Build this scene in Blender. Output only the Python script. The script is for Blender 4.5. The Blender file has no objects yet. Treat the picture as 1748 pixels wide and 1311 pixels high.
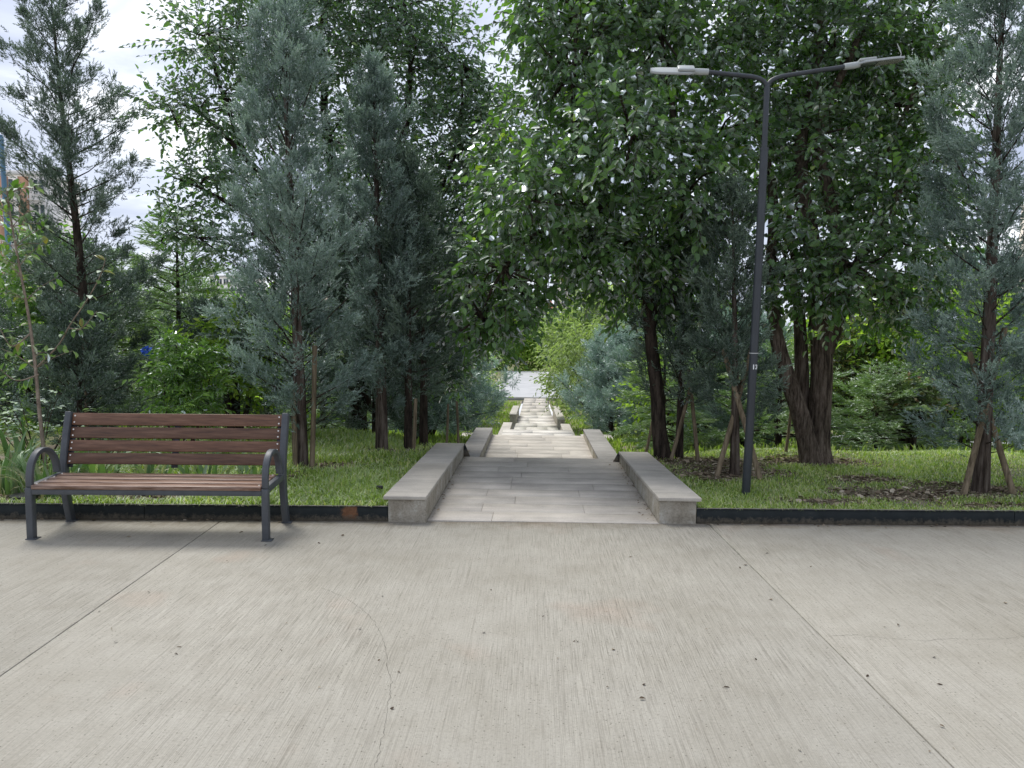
import bpy, bmesh, math, random
import numpy as np
from mathutils import Vector, Matrix
S = bpy.context.scene
C = S.collection
rad = math.radians

# ------------------------------------------------------------------ camera
def make_camera():
    yaw, pitch, roll = rad(1.701), rad(4.637), rad(.5)
    f = Vector((-math.sin(yaw)*math.cos(pitch), math.cos(yaw)*math.cos(pitch), -math.sin(pitch)))
    r = Vector((math.cos(yaw), math.sin(yaw), 0)); u = r.cross(f)
    r2 = r*math.cos(roll) + u*math.sin(roll); u2 = u*math.cos(roll) - r*math.sin(roll)
    m = Matrix((r2, u2, -f)).transposed().to_4x4()
    m.translation = (0, 0, 1.60)
    cd = bpy.data.cameras.new('camera'); cam = bpy.data.objects.new('camera', cd); C.objects.link(cam)
    cam.matrix_world = m
    cd.sensor_fit = 'HORIZONTAL'; cd.sensor_width = 36; cd.lens = 36*1313/1748
    cd.clip_start = .05; cd.clip_end = 3000
    S.camera = cam
make_camera()

# ------------------------------------------------------------------ light
SUN_DIR = Vector((-.30, .42, .86)).normalized()          # towards the veiled sun
W = bpy.data.worlds.new('World'); S.world = W; W.use_nodes = True
def make_world():
    nt = W.node_tree; nt.nodes.clear(); N = nt.nodes; L = nt.links
    out = N.new('ShaderNodeOutputWorld'); bg = N.new('ShaderNodeBackground'); L.new(bg.outputs[0], out.inputs[0])
    bg.inputs['Strength'].default_value = .10
    sky = N.new('ShaderNodeTexSky'); sky.sky_type = 'NISHITA'; sky.sun_disc = False
    sky.sun_elevation = math.asin(SUN_DIR.z); sky.sun_rotation = math.atan2(SUN_DIR.x, SUN_DIR.y)
    tc = N.new('ShaderNodeTexCoord'); sep = N.new('ShaderNodeSeparateXYZ'); L.new(tc.outputs['Generated'], sep.inputs[0])
    az = N.new('ShaderNodeMath'); az.operation = 'MAXIMUM'; L.new(sep.outputs['Z'], az.inputs[0]); az.inputs[1].default_value = 0
    ad = N.new('ShaderNodeMath'); ad.operation = 'ADD'; L.new(az.outputs[0], ad.inputs[0]); ad.inputs[1].default_value = .22
    dx = N.new('ShaderNodeMath'); dx.operation = 'DIVIDE'; L.new(sep.outputs['X'], dx.inputs[0]); L.new(ad.outputs[0], dx.inputs[1])
    dy = N.new('ShaderNodeMath'); dy.operation = 'DIVIDE'; L.new(sep.outputs['Y'], dy.inputs[0]); L.new(ad.outputs[0], dy.inputs[1])
    cb = N.new('ShaderNodeCombineXYZ'); L.new(dx.outputs[0], cb.inputs[0]); L.new(dy.outputs[0], cb.inputs[1])
    n1 = N.new('ShaderNodeTexNoise'); n1.inputs['Scale'].default_value = 1.7; n1.inputs['Detail'].default_value = 7; n1.inputs['Roughness'].default_value = .52
    n1.inputs['Distortion'].default_value = .35
    L.new(cb.outputs[0], n1.inputs['Vector'])
    cr = N.new('ShaderNodeValToRGB'); e = cr.color_ramp
    e.elements[0].position = .38; e.elements[0].color = (3.7, 4.1, 5.3, 1)
    e.elements[1].position = .66; e.elements[1].color = (9.2, 9.4, 9.7, 1)
    m = e.elements.new(.52); m.color = (5.6, 6.0, 7.1, 1)
    L.new(n1.outputs['Fac'], cr.inputs[0])
    mx = N.new('ShaderNodeMixRGB'); mx.inputs[0].default_value = .90
    L.new(sky.outputs[0], mx.inputs[1]); L.new(cr.outputs[0], mx.inputs[2]); L.new(mx.outputs[0], bg.inputs['Color'])
make_world()
def make_sun():
    l = bpy.data.lights.new('sun', 'SUN'); o = bpy.data.objects.new('sun', l); C.objects.link(o)
    l.energy = 2.5; l.angle = rad(26); l.color = (1, .96, .89)
    o.rotation_euler = SUN_DIR.to_track_quat('Z', 'Y').to_euler()
make_sun()
S.view_settings.view_transform = 'Standard'; S.view_settings.look = 'None'
S.view_settings.gamma = 1; S.view_settings.use_curve_mapping = False
S.view_settings.exposure = .64
S.render.engine = 'CYCLES'
S.cycles.max_bounces = 10; S.cycles.diffuse_bounces = 7; S.cycles.transmission_bounces = 7; S.cycles.glossy_bounces = 2
S.cycles.use_denoising = True

# ------------------------------------------------------------------ measured layout (metres)
CROWN_OVER = [[-0.45,8.5,2.1,0.55,0.58,0.62],[0.08,8.2,2.88,0.78,0.77,0.75],[0.84,8.0,3.5,0.79,0.79,0.79],[1.57,8.3,2.96,0.76,0.82,0.88],[0.9,8.3,2.53,0.76,0.66,0.57],[-0.67,8.9,1.62,0.34,0.31,0.27],[-0.29,8.8,1.63,0.27,0.24,0.21],[1.34,8.7,2.13,0.6,0.55,0.5],[0.42,8.6,4.54,0.82,0.72,0.62],[1.38,8.9,4.61,0.95,0.85,0.75],[0.08,9.2,4.11,0.56,0.56,0.56],[0.59,8.3,2.38,0.44,0.38,0.32],[1.8,9.2,2.09,0.49,0.49,0.49],[1.26,8.8,1.9,0.37,0.32,0.27],[2.09,8.8,3.81,0.54,0.64,0.74],[0.44,9.4,3.35,0.64,0.64,0.64],[1.16,9.8,4.7,0.9,0.9,0.9],[-0.13,8.8,4.95,0.34,0.32,0.3],[1.04,9.0,5.59,1.17,0.99,0.82],[0.26,9.0,5.47,0.69,0.65,0.62],[-0.8,9.2,2.08,0.42,0.42,0.42],[0.32,8.6,2.31,0.36,0.33,0.29],[0.0,8.7,1.89,0.3,0.27,0.25],[0.76,8.8,2.08,0.34,0.29,0.24],[-0.47,8.9,1.42,0.31,0.25,0.19],[-0.39,9.4,2.65,0.64,0.61,0.57],[-0.48,9.6,3.45,0.51,0.55,0.58]]
CROWN_TWIN = [[2.7,9.2,4.51,0.84,0.88,0.91],[3.48,9.0,4.76,0.96,0.86,0.75],[4.22,9.0,4.06,0.65,0.74,0.82],[3.1,8.7,3.42,0.8,0.76,0.73],[3.73,8.5,3.0,0.71,0.65,0.58],[2.65,8.2,2.41,0.56,0.53,0.5],[3.19,8.0,2.22,0.67,0.58,0.49],[3.88,8.3,2.25,0.47,0.43,0.38],[2.9,8.0,1.89,0.49,0.37,0.24],[3.54,8.1,1.81,0.49,0.39,0.28],[4.52,9.3,4.93,0.57,0.57,0.57],[2.3,9.0,4.96,0.62,0.58,0.55],[4.05,8.4,1.69,0.35,0.29,0.22],[4.45,8.8,2.74,0.5,0.49,0.47],[4.46,9.0,3.29,0.55,0.55,0.55],[4.08,8.5,2.07,0.52,0.45,0.39],[2.58,8.3,1.93,0.25,0.24,0.22],[3.75,9.8,4.14,0.9,0.93,0.97],[2.94,9.6,3.39,0.73,0.73,0.73],[4.24,10.0,4.69,0.84,0.84,0.84],[2.86,9.2,5.74,1.05,0.95,0.84],[3.92,9.4,5.89,1.07,0.97,0.86]]
CROWN_LEFT = [[-4.76,11.2,5.47,0.6,0.62,0.64],[-4.14,11.6,5.69,0.8,0.75,0.71],[-5.12,11.0,4.52,0.46,0.4,0.34],[-4.74,11.5,4.57,0.7,0.66,0.61],[-4.89,11.0,3.59,0.5,0.44,0.38],[-4.5,11.5,3.47,0.7,0.61,0.53],[-5.08,11.0,2.8,0.5,0.42,0.34],[-4.61,11.3,2.58,0.52,0.43,0.34],[-3.2,12.0,5.92,1.01,0.91,0.82],[-2.31,12.0,5.49,1.19,1.1,1.01],[-1.44,12.2,5.72,0.74,0.79,0.84],[-1.59,12.0,4.35,0.91,0.91,0.91],[-1.23,12.0,3.38,0.73,0.73,0.73],[-2.98,12.5,4.37,1.05,1.05,1.05],[-3.45,12.8,3.01,0.97,0.93,0.88],[-2.24,12.6,3.0,0.96,0.91,0.86],[-1.34,12.2,2.32,0.74,0.79,0.84],[-1.75,12.5,1.2,0.95,0.86,0.76],[-2.92,13.0,1.47,0.99,0.94,0.89],[-0.87,12.0,4.27,0.46,0.64,0.82],[-1.05,12.0,5.14,0.37,0.41,0.46],[-4.03,12.0,4.88,0.73,0.78,0.82],[-2.04,12.0,6.43,0.82,0.69,0.55],[-0.72,12.6,3.38,0.77,0.82,0.86],[-0.82,12.8,2.26,0.78,0.78,0.78],[-0.64,12.6,4.86,0.58,0.67,0.77],[-1.17,12.4,1.49,0.66,0.61,0.57],[-3.06,12.2,7.21,1.49,1.25,1.02],[-4.28,11.8,6.86,0.9,0.81,0.72]]
CROWN_SMALL_BUSH = [[-3.87,8.3,1.11,0.35,0.3,0.25],[-4.02,8.2,0.93,0.28,0.28,0.28],[-3.69,8.4,0.95,0.29,0.29,0.29],[-3.81,8.3,0.66,0.44,0.36,0.28],[-3.97,8.4,1.33,0.19,0.18,0.16],[-3.55,8.4,1.15,0.16,0.14,0.13]]
LIMBS_TWIN = [[[3.11,8.5,1.56,0.125],[3.05,8.5,2.13,0.1],[2.94,8.7,2.91,0.085],[2.95,8.9,3.65,0.07],[3.13,9.0,4.45,0.055],[3.16,9.1,5.12,0.04]],[[3.16,8.5,1.3,0.09],[3.32,8.45,1.94,0.08],[3.25,8.6,2.71,0.07],[3.12,8.8,3.69,0.05],[3.43,9.0,4.44,0.04],[3.74,9.2,5.03,0.03]],[[3.29,8.45,1.81,0.06],[3.58,8.4,2.56,0.05],[4.12,8.7,3.23,0.035],[4.54,8.8,3.44,0.02]],[[2.6,8.4,1.55,0.07],[2.52,8.4,2.06,0.06],[2.63,8.8,3.05,0.05],[2.47,9.0,3.93,0.035],[2.31,9.0,4.83,0.02]],[[3.07,8.5,2.38,0.05],[3.62,8.7,3.04,0.035],[4.16,9.0,4.06,0.025],[4.41,9.2,4.9,0.015]],[[3.02,8.4,1.94,0.03],[3.17,8.1,2.23,0.025],[3.54,8.1,1.93,0.015]]]
LIMBS_OVER = [[[1.27,8.7,1.62,0.075],[1.16,8.6,2.19,0.06],[0.78,8.4,2.79,0.05],[0.45,8.4,3.41,0.04],[0.39,8.6,4.32,0.03],[0.42,8.7,4.91,0.015]],[[1.29,8.7,1.54,0.06],[1.4,8.7,2.19,0.055],[1.57,8.5,2.94,0.045],[1.51,8.8,3.88,0.035],[1.37,8.9,4.79,0.02]],[[1.2,8.6,2.06,0.04],[0.66,8.4,2.42,0.035],[0.09,8.4,2.6,0.025],[-0.35,8.5,2.17,0.02],[-0.63,8.8,1.66,0.01]],[[0.84,8.4,2.73,0.035],[0.27,8.2,2.94,0.03],[-0.1,8.2,2.88,0.015]],[[1.49,8.6,3.2,0.035],[0.97,8.1,3.52,0.025],[0.77,7.9,3.64,0.015]],[[1.57,8.5,2.94,0.035],[2.03,8.8,3.69,0.02]]]
LIMBS_LEFT = [[[-2.84,12.6,0.12,0.13],[-2.88,12.6,1.47,0.12],[-3.08,12.5,2.98,0.1],[-3.3,12.3,4.42,0.07],[-3.32,12.1,5.61,0.04],[-3.29,12.0,6.35,0.02]],[[-2.99,12.5,2.51,0.08],[-3.78,12.0,3.37,0.06],[-4.35,11.6,4.0,0.045],[-4.91,11.3,4.6,0.03],[-5.2,11.0,4.6,0.012]],[[-3.37,12.5,2.98,0.06],[-4.19,11.6,3.14,0.04],[-4.85,11.1,3.48,0.025],[-5.22,11.0,3.63,0.01]],[[-3.78,12.0,3.37,0.05],[-4.25,11.5,2.87,0.03],[-4.87,11.1,2.77,0.02],[-5.25,11.0,2.89,0.01]],[[-4.35,11.6,4.0,0.04],[-4.64,11.5,4.91,0.03],[-4.8,11.3,5.67,0.015]],[[-2.99,12.5,3.17,0.08],[-2.17,12.2,4.22,0.06],[-1.97,12.1,5.43,0.04],[-2.04,12.0,6.34,0.02]],[[-2.9,12.5,2.23,0.07],[-1.79,12.1,3.12,0.05],[-1.23,12.0,4.27,0.03],[-1.15,12.0,5.48,0.015]],[[-2.88,12.6,1.47,0.07],[-2.02,12.4,1.86,0.05],[-1.25,12.2,2.23,0.03],[-0.85,12.0,1.13,0.01]]]
SAP = [[-4.34,6.62,0.39],[-4.37,6.62,0.79],[-4.39,6.62,1.2],[-4.43,6.62,1.61],[-4.49,6.62,2.02],[-4.54,6.62,2.37],[-4.6,6.65,2.72]]
SAPR = [[-4.37,6.62,1.17],[-4.15,6.58,1.36],[-4.02,6.55,1.54],[-3.83,6.5,1.76],[-3.7,6.48,1.96],[-3.63,6.45,2.11]]
SAPL = [[-4.42,6.62,1.46],[-4.54,6.55,1.35],[-4.61,6.5,1.51]]
SAPL2 = [[-4.36,6.62,1.1],[-4.51,6.55,1.05],[-4.62,6.5,1.15]]
SAPR2 = [[-4.03,6.55,1.51],[-3.89,6.5,1.51],[-3.75,6.5,1.66]]
LITTER = [[-2.253,4.32],[-1.707,3.511],[-0.239,3.837],[-0.248,4.479],[0.218,3.758],[0.235,3.752],[1.066,3.598],[1.96,4.059],[1.945,3.648],[0.506,3.308],[0.459,3.173],[-0.567,3.05],[-0.613,3.374],[1.013,2.796],[1.646,5.314],[0.329,3.267],[-2.061,3.621],[-0.886,3.856],[-0.716,3.497],[1.54,3.444],[1.358,4.989],[-0.87,4.327],[-2.358,4.022],[1.633,3.009],[1.845,5.029]]
CRACK_A = [[-1.278,4.463],[-1.187,4.398],[-1.08,4.306],[-0.975,4.174],[-0.898,4.065],[-0.829,3.922],[-0.764,3.78],[-0.706,3.608],[-0.664,3.419],[-0.621,3.276],[-0.604,3.143],[-0.593,3.02],[-0.574,2.863],[-0.563,2.701],[-0.558,2.623]]
CRACK_B = [[1.528,3.89],[1.671,3.912],[1.834,3.876],[2.001,3.856],[2.152,3.893],[2.372,3.889],[2.541,3.935]]
STAKES = [[[3.86,6.92,0.1],[4.27,7.15,1.58]],[[4.29,6.92,0.11],[3.99,7.2,1.36]],[[1.85,7.7,0.11],[2.18,7.8,1.38]],[[2.19,7.4,0.09],[1.88,7.75,1.34]],[[-2.44,7.7,0.1],[-2.47,7.75,0.95]],[[-2.28,7.75,0.12],[-2.25,7.8,1.34]],[[-1.81,8.9,0.11],[-1.85,8.85,1.24]],[[-1.4,8.8,0.09],[-1.38,8.85,0.7]],[[1.54,8.6,0.07],[1.76,8.7,0.89]],[[1.82,8.5,0.06],[1.73,8.7,1.08]],[[1.37,9.3,0.07],[1.47,9.4,0.54]],[[3.01,9.2,0.07],[3.1,9.3,0.74]],[[-1.22,10.6,-0.06],[-1.2,10.6,0.45]],[[-1.06,10.6,-0.06],[-1.08,10.6,0.49]],[[-5.3,8.9,0.09],[-5.48,9.2,1.48]]]


# ------------------------------------------------------------------ helpers
def link(o, parent=None):
    C.objects.link(o)
    if parent is not None: o.parent = parent
    return o
def tag(o, label=None, cat=None, group=None, kind=None):
    if label: o['label'] = label
    if cat: o['category'] = cat
    if group: o['group'] = group
    if kind: o['kind'] = kind
    return o
def empty(name, loc, rz=0.):
    o = bpy.data.objects.new(name, None); o.location = loc; o.rotation_euler = (0, 0, rz); o.empty_display_size = .1
    C.objects.link(o); return o

class MB:
    """collects vertices, faces and one value per vertex"""
    def __init__(s): s.V = []; s.Q = []; s.T = []; s.A = []; s.n = 0
    def add(s, V, F, a=0.):
        V = np.asarray(V, float).reshape(-1, 3); F = np.asarray(F, int)
        if len(V) == 0: return
        (s.Q if F.shape[1] == 4 else s.T).append(F + s.n)
        s.V.append(V); s.A.append(np.broadcast_to(np.asarray(a, float), (len(V),)).copy()); s.n += len(V)
    def box(s, x0, x1, y0, y1, z0, z1, a=0.):
        V = [(x, y, z) for z in (z0, z1) for y in (y0, y1) for x in (x0, x1)]
        s.add(V, [(0, 2, 3, 1), (4, 5, 7, 6), (0, 1, 5, 4), (2, 6, 7, 3), (0, 4, 6, 2), (1, 3, 7, 5)], a)
    def hexa(s, P, a=0.):            # 8 corners, same order as box
        s.add(P, [(0, 2, 3, 1), (4, 5, 7, 6), (0, 1, 5, 4), (2, 6, 7, 3), (0, 4, 6, 2), (1, 3, 7, 5)], a)
    def tube(s, pts, r, seg=8, a=0., cap=True, ridge=0., rng=None):
        P = np.asarray(pts, float); n = len(P); r = np.broadcast_to(np.asarray(r, float), (n,))
        T = np.gradient(P, axis=0); T /= np.linalg.norm(T, axis=1)[:, None] + 1e-9
        ref = np.array([0, 0, 1.]) if abs(T[0][2]) < .8 else np.array([1., 0, 0])
        u = np.cross(T, ref); u /= np.linalg.norm(u, axis=1)[:, None] + 1e-9; w = np.cross(T, u)
        an = np.arange(seg)/seg*2*np.pi
        k = np.ones((n, seg))
        if ridge and rng is not None:
            base = rng.normal(0, 1, (1, seg))*ridge
            k = 1 + base + rng.normal(0, 1, (n, seg))*ridge*.5
        ring = P[:, None] + (np.cos(an)[None, :, None]*u[:, None] + np.sin(an)[None, :, None]*w[:, None])*(r[:, None]*k)[..., None]
        V = ring.reshape(-1, 3); j = np.arange(seg); j2 = (j+1) % seg
        F = np.concatenate([np.stack([i*seg+j, i*seg+j2, (i+1)*seg+j2, (i+1)*seg+j], 1) for i in range(n-1)])
        s.add(V, F, a)
        if cap:
            for i in (0, n-1):
                c = V[i*seg:(i+1)*seg]; cc = np.vstack([c, c.mean(0)])
                F = np.stack([j, j2, np.full(seg, seg)], 1)
                s.add(cc, F if i else F[:, ::-1], a)
    def mesh(s, name, mat, smooth=False):
        V = np.concatenate(s.V).astype(np.float32)
        Q = np.concatenate(s.Q) if s.Q else np.zeros((0, 4), int); T = np.concatenate(s.T) if s.T else np.zeros((0, 3), int)
        me = bpy.data.meshes.new(name)
        me.vertices.add(len(V)); me.vertices.foreach_set('co', V.ravel())
        li = np.concatenate([Q.ravel(), T.ravel()]).astype(np.int32)
        me.loops.add(len(li)); me.loops.foreach_set('vertex_index', li)
        st = np.concatenate([np.arange(len(Q))*4, len(Q)*4 + np.arange(len(T))*3]).astype(np.int32)
        me.polygons.add(len(st)); me.polygons.foreach_set('loop_start', st)
        if smooth: me.polygons.foreach_set('use_smooth', np.ones(len(st), bool))
        at = me.attributes.new('v', 'FLOAT', 'POINT'); at.data.foreach_set('value', np.concatenate(s.A).astype(np.float32))
        me.update(calc_edges=True); me.materials.append(mat)
        return me
    def build(s, name, mat, parent=None, smooth=False, **k):
        o = bpy.data.objects.new(name, s.mesh(name, mat, smooth)); link(o, parent)
        return tag(o, **k) if k else o
def bevel(o, w=.004, seg=2):
    m = o.modifiers.new('bevel', 'BEVEL'); m.width = w; m.segments = seg; m.limit_method = 'ANGLE'; m.angle_limit = rad(35)
    return o
def nrm(a): return a/(np.linalg.norm(a, axis=-1, keepdims=True) + 1e-9)

# ------------------------------------------------------------------ materials
def mat(name):
    m = bpy.data.materials.new(name); m.use_nodes = True; nt = m.node_tree; nt.nodes.clear()
    out = nt.nodes.new('ShaderNodeOutputMaterial'); return m, nt, nt.nodes, nt.links, out
def ramp(N, stops):
    cr = N.new('ShaderNodeValToRGB'); e = cr.color_ramp
    while len(e.elements) > 1: e.elements.remove(e.elements[0])
    e.elements[0].position = stops[0][0]; e.elements[0].color = (*stops[0][1], 1)
    for p, c in stops[1:]:
        q = e.elements.new(p); q.color = (*c, 1)
    return cr
def noise(N, L, vec, scale, detail=4, rough=.55, sc=(1, 1, 1), rot=0.):
    mp = N.new('ShaderNodeMapping'); mp.inputs['Scale'].default_value = sc; mp.inputs['Rotation'].default_value = (0, 0, rot); L.new(vec, mp.inputs[0])
    n = N.new('ShaderNodeTexNoise'); n.inputs['Scale'].default_value = scale; n.inputs['Detail'].default_value = detail; n.inputs['Roughness'].default_value = rough
    L.new(mp.outputs[0], n.inputs['Vector']); return n
def mix(N, L, mode, f, a, b):
    m = N.new('ShaderNodeMixRGB'); m.blend_type = mode
    for i, v in ((0, f), (1, a), (2, b)):
        if hasattr(v, 'links'): L.new(v, m.inputs[i])
        elif isinstance(v, (int, float)): m.inputs[i].default_value = v
        else: m.inputs[i].default_value = (*v, 1)
    return m.outputs[0]
def bump(N, L, h, strength, dist):
    b = N.new('ShaderNodeBump'); b.inputs['Strength'].default_value = strength; b.inputs['Distance'].default_value = dist
    L.new(h, b.inputs['Height']); return b.outputs[0]

def leaf_mat(name, stops, trans=.35, gloss=.25, rough=.45, tcol=None):
    m, nt, N, L, out = mat(name)
    at = N.new('ShaderNodeAttribute'); at.attribute_name = 'v'
    cr = ramp(N, stops); L.new(at.outputs['Fac'], cr.inputs[0])
    d = N.new('ShaderNodeBsdfDiffuse'); L.new(cr.outputs[0], d.inputs[0])
    t = N.new('ShaderNodeBsdfTranslucent')
    tc = mix(N, L, 'MULTIPLY', 1., cr.outputs[0], tcol or (1.5, 1.9, .6)); L.new(tc, t.inputs[0])
    m1 = N.new('ShaderNodeMixShader'); m1.inputs[0].default_value = trans; L.new(d.outputs[0], m1.inputs[1]); L.new(t.outputs[0], m1.inputs[2])
    if gloss > 0:
        g = N.new('ShaderNodeBsdfGlossy'); g.inputs['Roughness'].default_value = rough; g.inputs[0].default_value = (.9, .95, 1, 1)
        fr = N.new('ShaderNodeFresnel'); fr.inputs[0].default_value = 1.45
        mu = N.new('ShaderNodeMath'); mu.operation = 'MULTIPLY'; L.new(fr.outputs[0], mu.inputs[0]); mu.inputs[1].default_value = gloss*3
        m2 = N.new('ShaderNodeMixShader'); L.new(mu.outputs[0], m2.inputs[0]); L.new(m1.outputs[0], m2.inputs[1]); L.new(g.outputs[0], m2.inputs[2])
        L.new(m2.outputs[0], out.inputs[0])
    else: L.new(m1.outputs[0], out.inputs[0])
    return m

def surf_mat(name, fn, rough=.8, spec=.3, metal=0.):
    """fn(N, L, vec) -> (colour socket, normal socket or None)"""
    m, nt, N, L, out = mat(name)
    tc = N.new('ShaderNodeTexCoord'); g = N.new('ShaderNodeNewGeometry')
    p = N.new('ShaderNodeBsdfPrincipled'); p.inputs['Roughness'].default_value = rough
    p.inputs['Specular IOR Level'].default_value = spec; p.inputs['Metallic'].default_value = metal
    col, nn = fn(N, L, g.outputs['Position'], tc.outputs['Object'])
    if col is not None:
        if hasattr(col, 'links'): L.new(col, p.inputs['Base Color'])
        else: p.inputs['Base Color'].default_value = (*col, 1)
    if nn is not None: L.new(nn, p.inputs['Normal'])
    L.new(p.outputs[0], out.inputs[0]); return m

A0 = .040                                               # plaza axes are turned this much against the path
def f_concrete(N, L, P, O):
    big = noise(N, L, P, .9, 5, .6); mid = noise(N, L, P, 5, 5, .65); gr = noise(N, L, P, 70, 5, .85)
    st = noise(N, L, P, 1, 3, .7, (230, 3.5, 1), -A0); st2 = noise(N, L, P, 1, 2, .6, (80, .9, 1), -A0)
    c = ramp(N, [(.28, (.278, .263, .224)), (.5, (.314, .300, .262)), (.72, (.340, .326, .288))]); L.new(big.outputs['Fac'], c.inputs[0])
    s = ramp(N, [(.36, (.58, .57, .55)), (.49, (1, 1, 1)), (.66, (1.2, 1.2, 1.2))]); L.new(st.outputs['Fac'], s.inputs[0])
    # brushing is stronger in some patches than others
    pt = ramp(N, [(.35, (.25, .25, .25)), (.62, (1, 1, 1))]); L.new(noise(N, L, P, .7, 3, .5, (1, 1, 1), .6).outputs['Fac'], pt.inputs[0])
    pf = N.new('ShaderNodeMath'); pf.operation = 'MULTIPLY'; L.new(pt.outputs[0], pf.inputs[0]); pf.inputs[1].default_value = .8
    c1 = mix(N, L, 'MULTIPLY', pf.outputs[0], c.outputs[0], s.outputs[0])
    s2 = ramp(N, [(.30, (.80, .79, .78)), (.42, (1, 1, 1)), (.7, (1.03, 1.03, 1.03))]); L.new(st2.outputs['Fac'], s2.inputs[0])
    c2 = mix(N, L, 'MULTIPLY', .7, c1, s2.outputs[0])
    m = ramp(N, [(.3, (.90, .89, .87)), (.6, (1.03, 1.03, 1.03))]); L.new(mid.outputs['Fac'], m.inputs[0])
    c3 = mix(N, L, 'MULTIPLY', .7, c2, m.outputs[0])
    gp = ramp(N, [(.30, (.50, .48, .45)), (.43, (.95, .95, .95)), (.62, (1.08, 1.08, 1.07)), (.74, (1.35, 1.35, 1.33))]); L.new(gr.outputs['Fac'], gp.inputs[0])
    c4 = mix(N, L, 'MULTIPLY', .9, c3, gp.outputs[0])
    # small pits
    v = N.new('ShaderNodeTexVoronoi'); v.inputs['Scale'].default_value = 34; L.new(P, v.inputs['Vector'])
    pr = ramp(N, [(.07, (.30, .28, .25)), (.16, (1, 1, 1))]); L.new(v.outputs['Distance'], pr.inputs[0])
    c5 = mix(N, L, 'MULTIPLY', .7, c4, pr.outputs[0])
    # pinkish stains
    stn = ramp(N, [(.60, (1, 1, 1)), (.74, (1.06, .95, .91))]); L.new(noise(N, L, P, 1.3, 3, .5, (1, 1, 1), 1.).outputs['Fac'], stn.inputs[0])
    c6 = mix(N, L, 'MULTIPLY', .8, c5, stn.outputs[0])
    # dirt washed up along the edging at the back of the plaza
    sp = N.new('ShaderNodeSeparateXYZ'); mp = N.new('ShaderNodeMapping'); mp.inputs['Rotation'].default_value = (0, 0, -A0); L.new(P, mp.inputs[0]); L.new(mp.outputs[0], sp.inputs[0])
    nz = noise(N, L, P, 7, 4, .7)
    am = N.new('ShaderNodeMath'); am.operation = 'MULTIPLY_ADD'; L.new(nz.outputs['Fac'], am.inputs[0]); am.inputs[1].default_value = .5; L.new(sp.outputs['Y'], am.inputs[2])
    dr = ramp(N, [(0, (1, 1, 1)), (1, (.62, .57, .50))])
    mr = N.new('ShaderNodeMapRange'); mr.inputs[1].default_value = 6.10; mr.inputs[2].default_value = 6.36; L.new(am.outputs[0], mr.inputs[0]); L.new(mr.outputs[0], dr.inputs[0])
    c7 = mix(N, L, 'MULTIPLY', 1., c6, dr.outputs[0])
    h = N.new('ShaderNodeMath'); h.operation = 'ADD'; L.new(st.outputs['Fac'], h.inputs[0]); L.new(gr.outputs['Fac'], h.inputs[1])
    return c7, bump(N, L, h.outputs[0], .55, .006)
M_CONC = surf_mat('brushed_concrete', f_concrete, .9, .2)

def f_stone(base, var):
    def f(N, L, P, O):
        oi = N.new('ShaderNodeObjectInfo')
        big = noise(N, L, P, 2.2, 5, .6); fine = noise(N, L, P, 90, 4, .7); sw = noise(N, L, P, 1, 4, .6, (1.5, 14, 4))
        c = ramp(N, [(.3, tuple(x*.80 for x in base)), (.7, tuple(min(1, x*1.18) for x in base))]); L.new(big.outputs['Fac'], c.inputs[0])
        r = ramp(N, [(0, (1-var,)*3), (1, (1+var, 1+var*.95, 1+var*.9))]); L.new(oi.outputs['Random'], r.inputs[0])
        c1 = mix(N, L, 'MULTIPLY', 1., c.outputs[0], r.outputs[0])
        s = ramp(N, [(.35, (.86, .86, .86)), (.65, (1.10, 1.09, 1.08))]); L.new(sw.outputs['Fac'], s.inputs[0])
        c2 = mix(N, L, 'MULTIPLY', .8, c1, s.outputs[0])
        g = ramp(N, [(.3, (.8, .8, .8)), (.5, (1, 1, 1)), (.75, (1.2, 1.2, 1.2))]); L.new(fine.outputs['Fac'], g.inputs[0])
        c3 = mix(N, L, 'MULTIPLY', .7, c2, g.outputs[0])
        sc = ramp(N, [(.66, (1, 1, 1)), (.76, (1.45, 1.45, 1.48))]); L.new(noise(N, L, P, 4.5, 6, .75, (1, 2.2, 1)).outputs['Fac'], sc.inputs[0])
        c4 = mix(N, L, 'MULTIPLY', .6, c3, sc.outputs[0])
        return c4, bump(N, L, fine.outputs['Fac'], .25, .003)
    return f
M_PAVE = surf_mat('brown_grey_paving', f_stone((.45, .42, .375), .04), .85, .15)
M_PAVE_SUNLIT = surf_mat('sunlit_paving', f_stone((.55, .525, .48), .02), .85, .15)  # lower landings: direct sun painted in as a paler stone colour
M_CAP = surf_mat('wall_cap_stone', f_stone((.40, .375, .33), .04), .75, .3)
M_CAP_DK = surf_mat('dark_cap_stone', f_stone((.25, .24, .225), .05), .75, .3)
def f_render(N, L, P, O):
    a = noise(N, L, P, 3.5, 6, .7); b = noise(N, L, P, 60, 5, .75); s = noise(N, L, P, 1, 4, .6, (9, 9, 2))
    c = ramp(N, [(.32, (.235, .205, .16)), (.5, (.36, .335, .28)), (.68, (.50, .485, .44))]); L.new(a.outputs['Fac'], c.inputs[0])
    g = ramp(N, [(.32, (.62, .6, .57)), (.5, (1, 1, 1)), (.7, (1.12, 1.12, 1.12))]); L.new(b.outputs['Fac'], g.inputs[0])
    c1 = mix(N, L, 'MULTIPLY', .85, c.outputs[0], g.outputs[0])
    g2 = ramp(N, [(.4, (.78, .76, .72)), (.62, (1.05, 1.05, 1.05))]); L.new(s.outputs['Fac'], g2.inputs[0])
    return mix(N, L, 'MULTIPLY', .7, c1, g2.outputs[0]), bump(N, L, b.outputs['Fac'], .9, .012)
M_RENDER = surf_mat('rough_cement_render', f_render, .95, .1)
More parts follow.
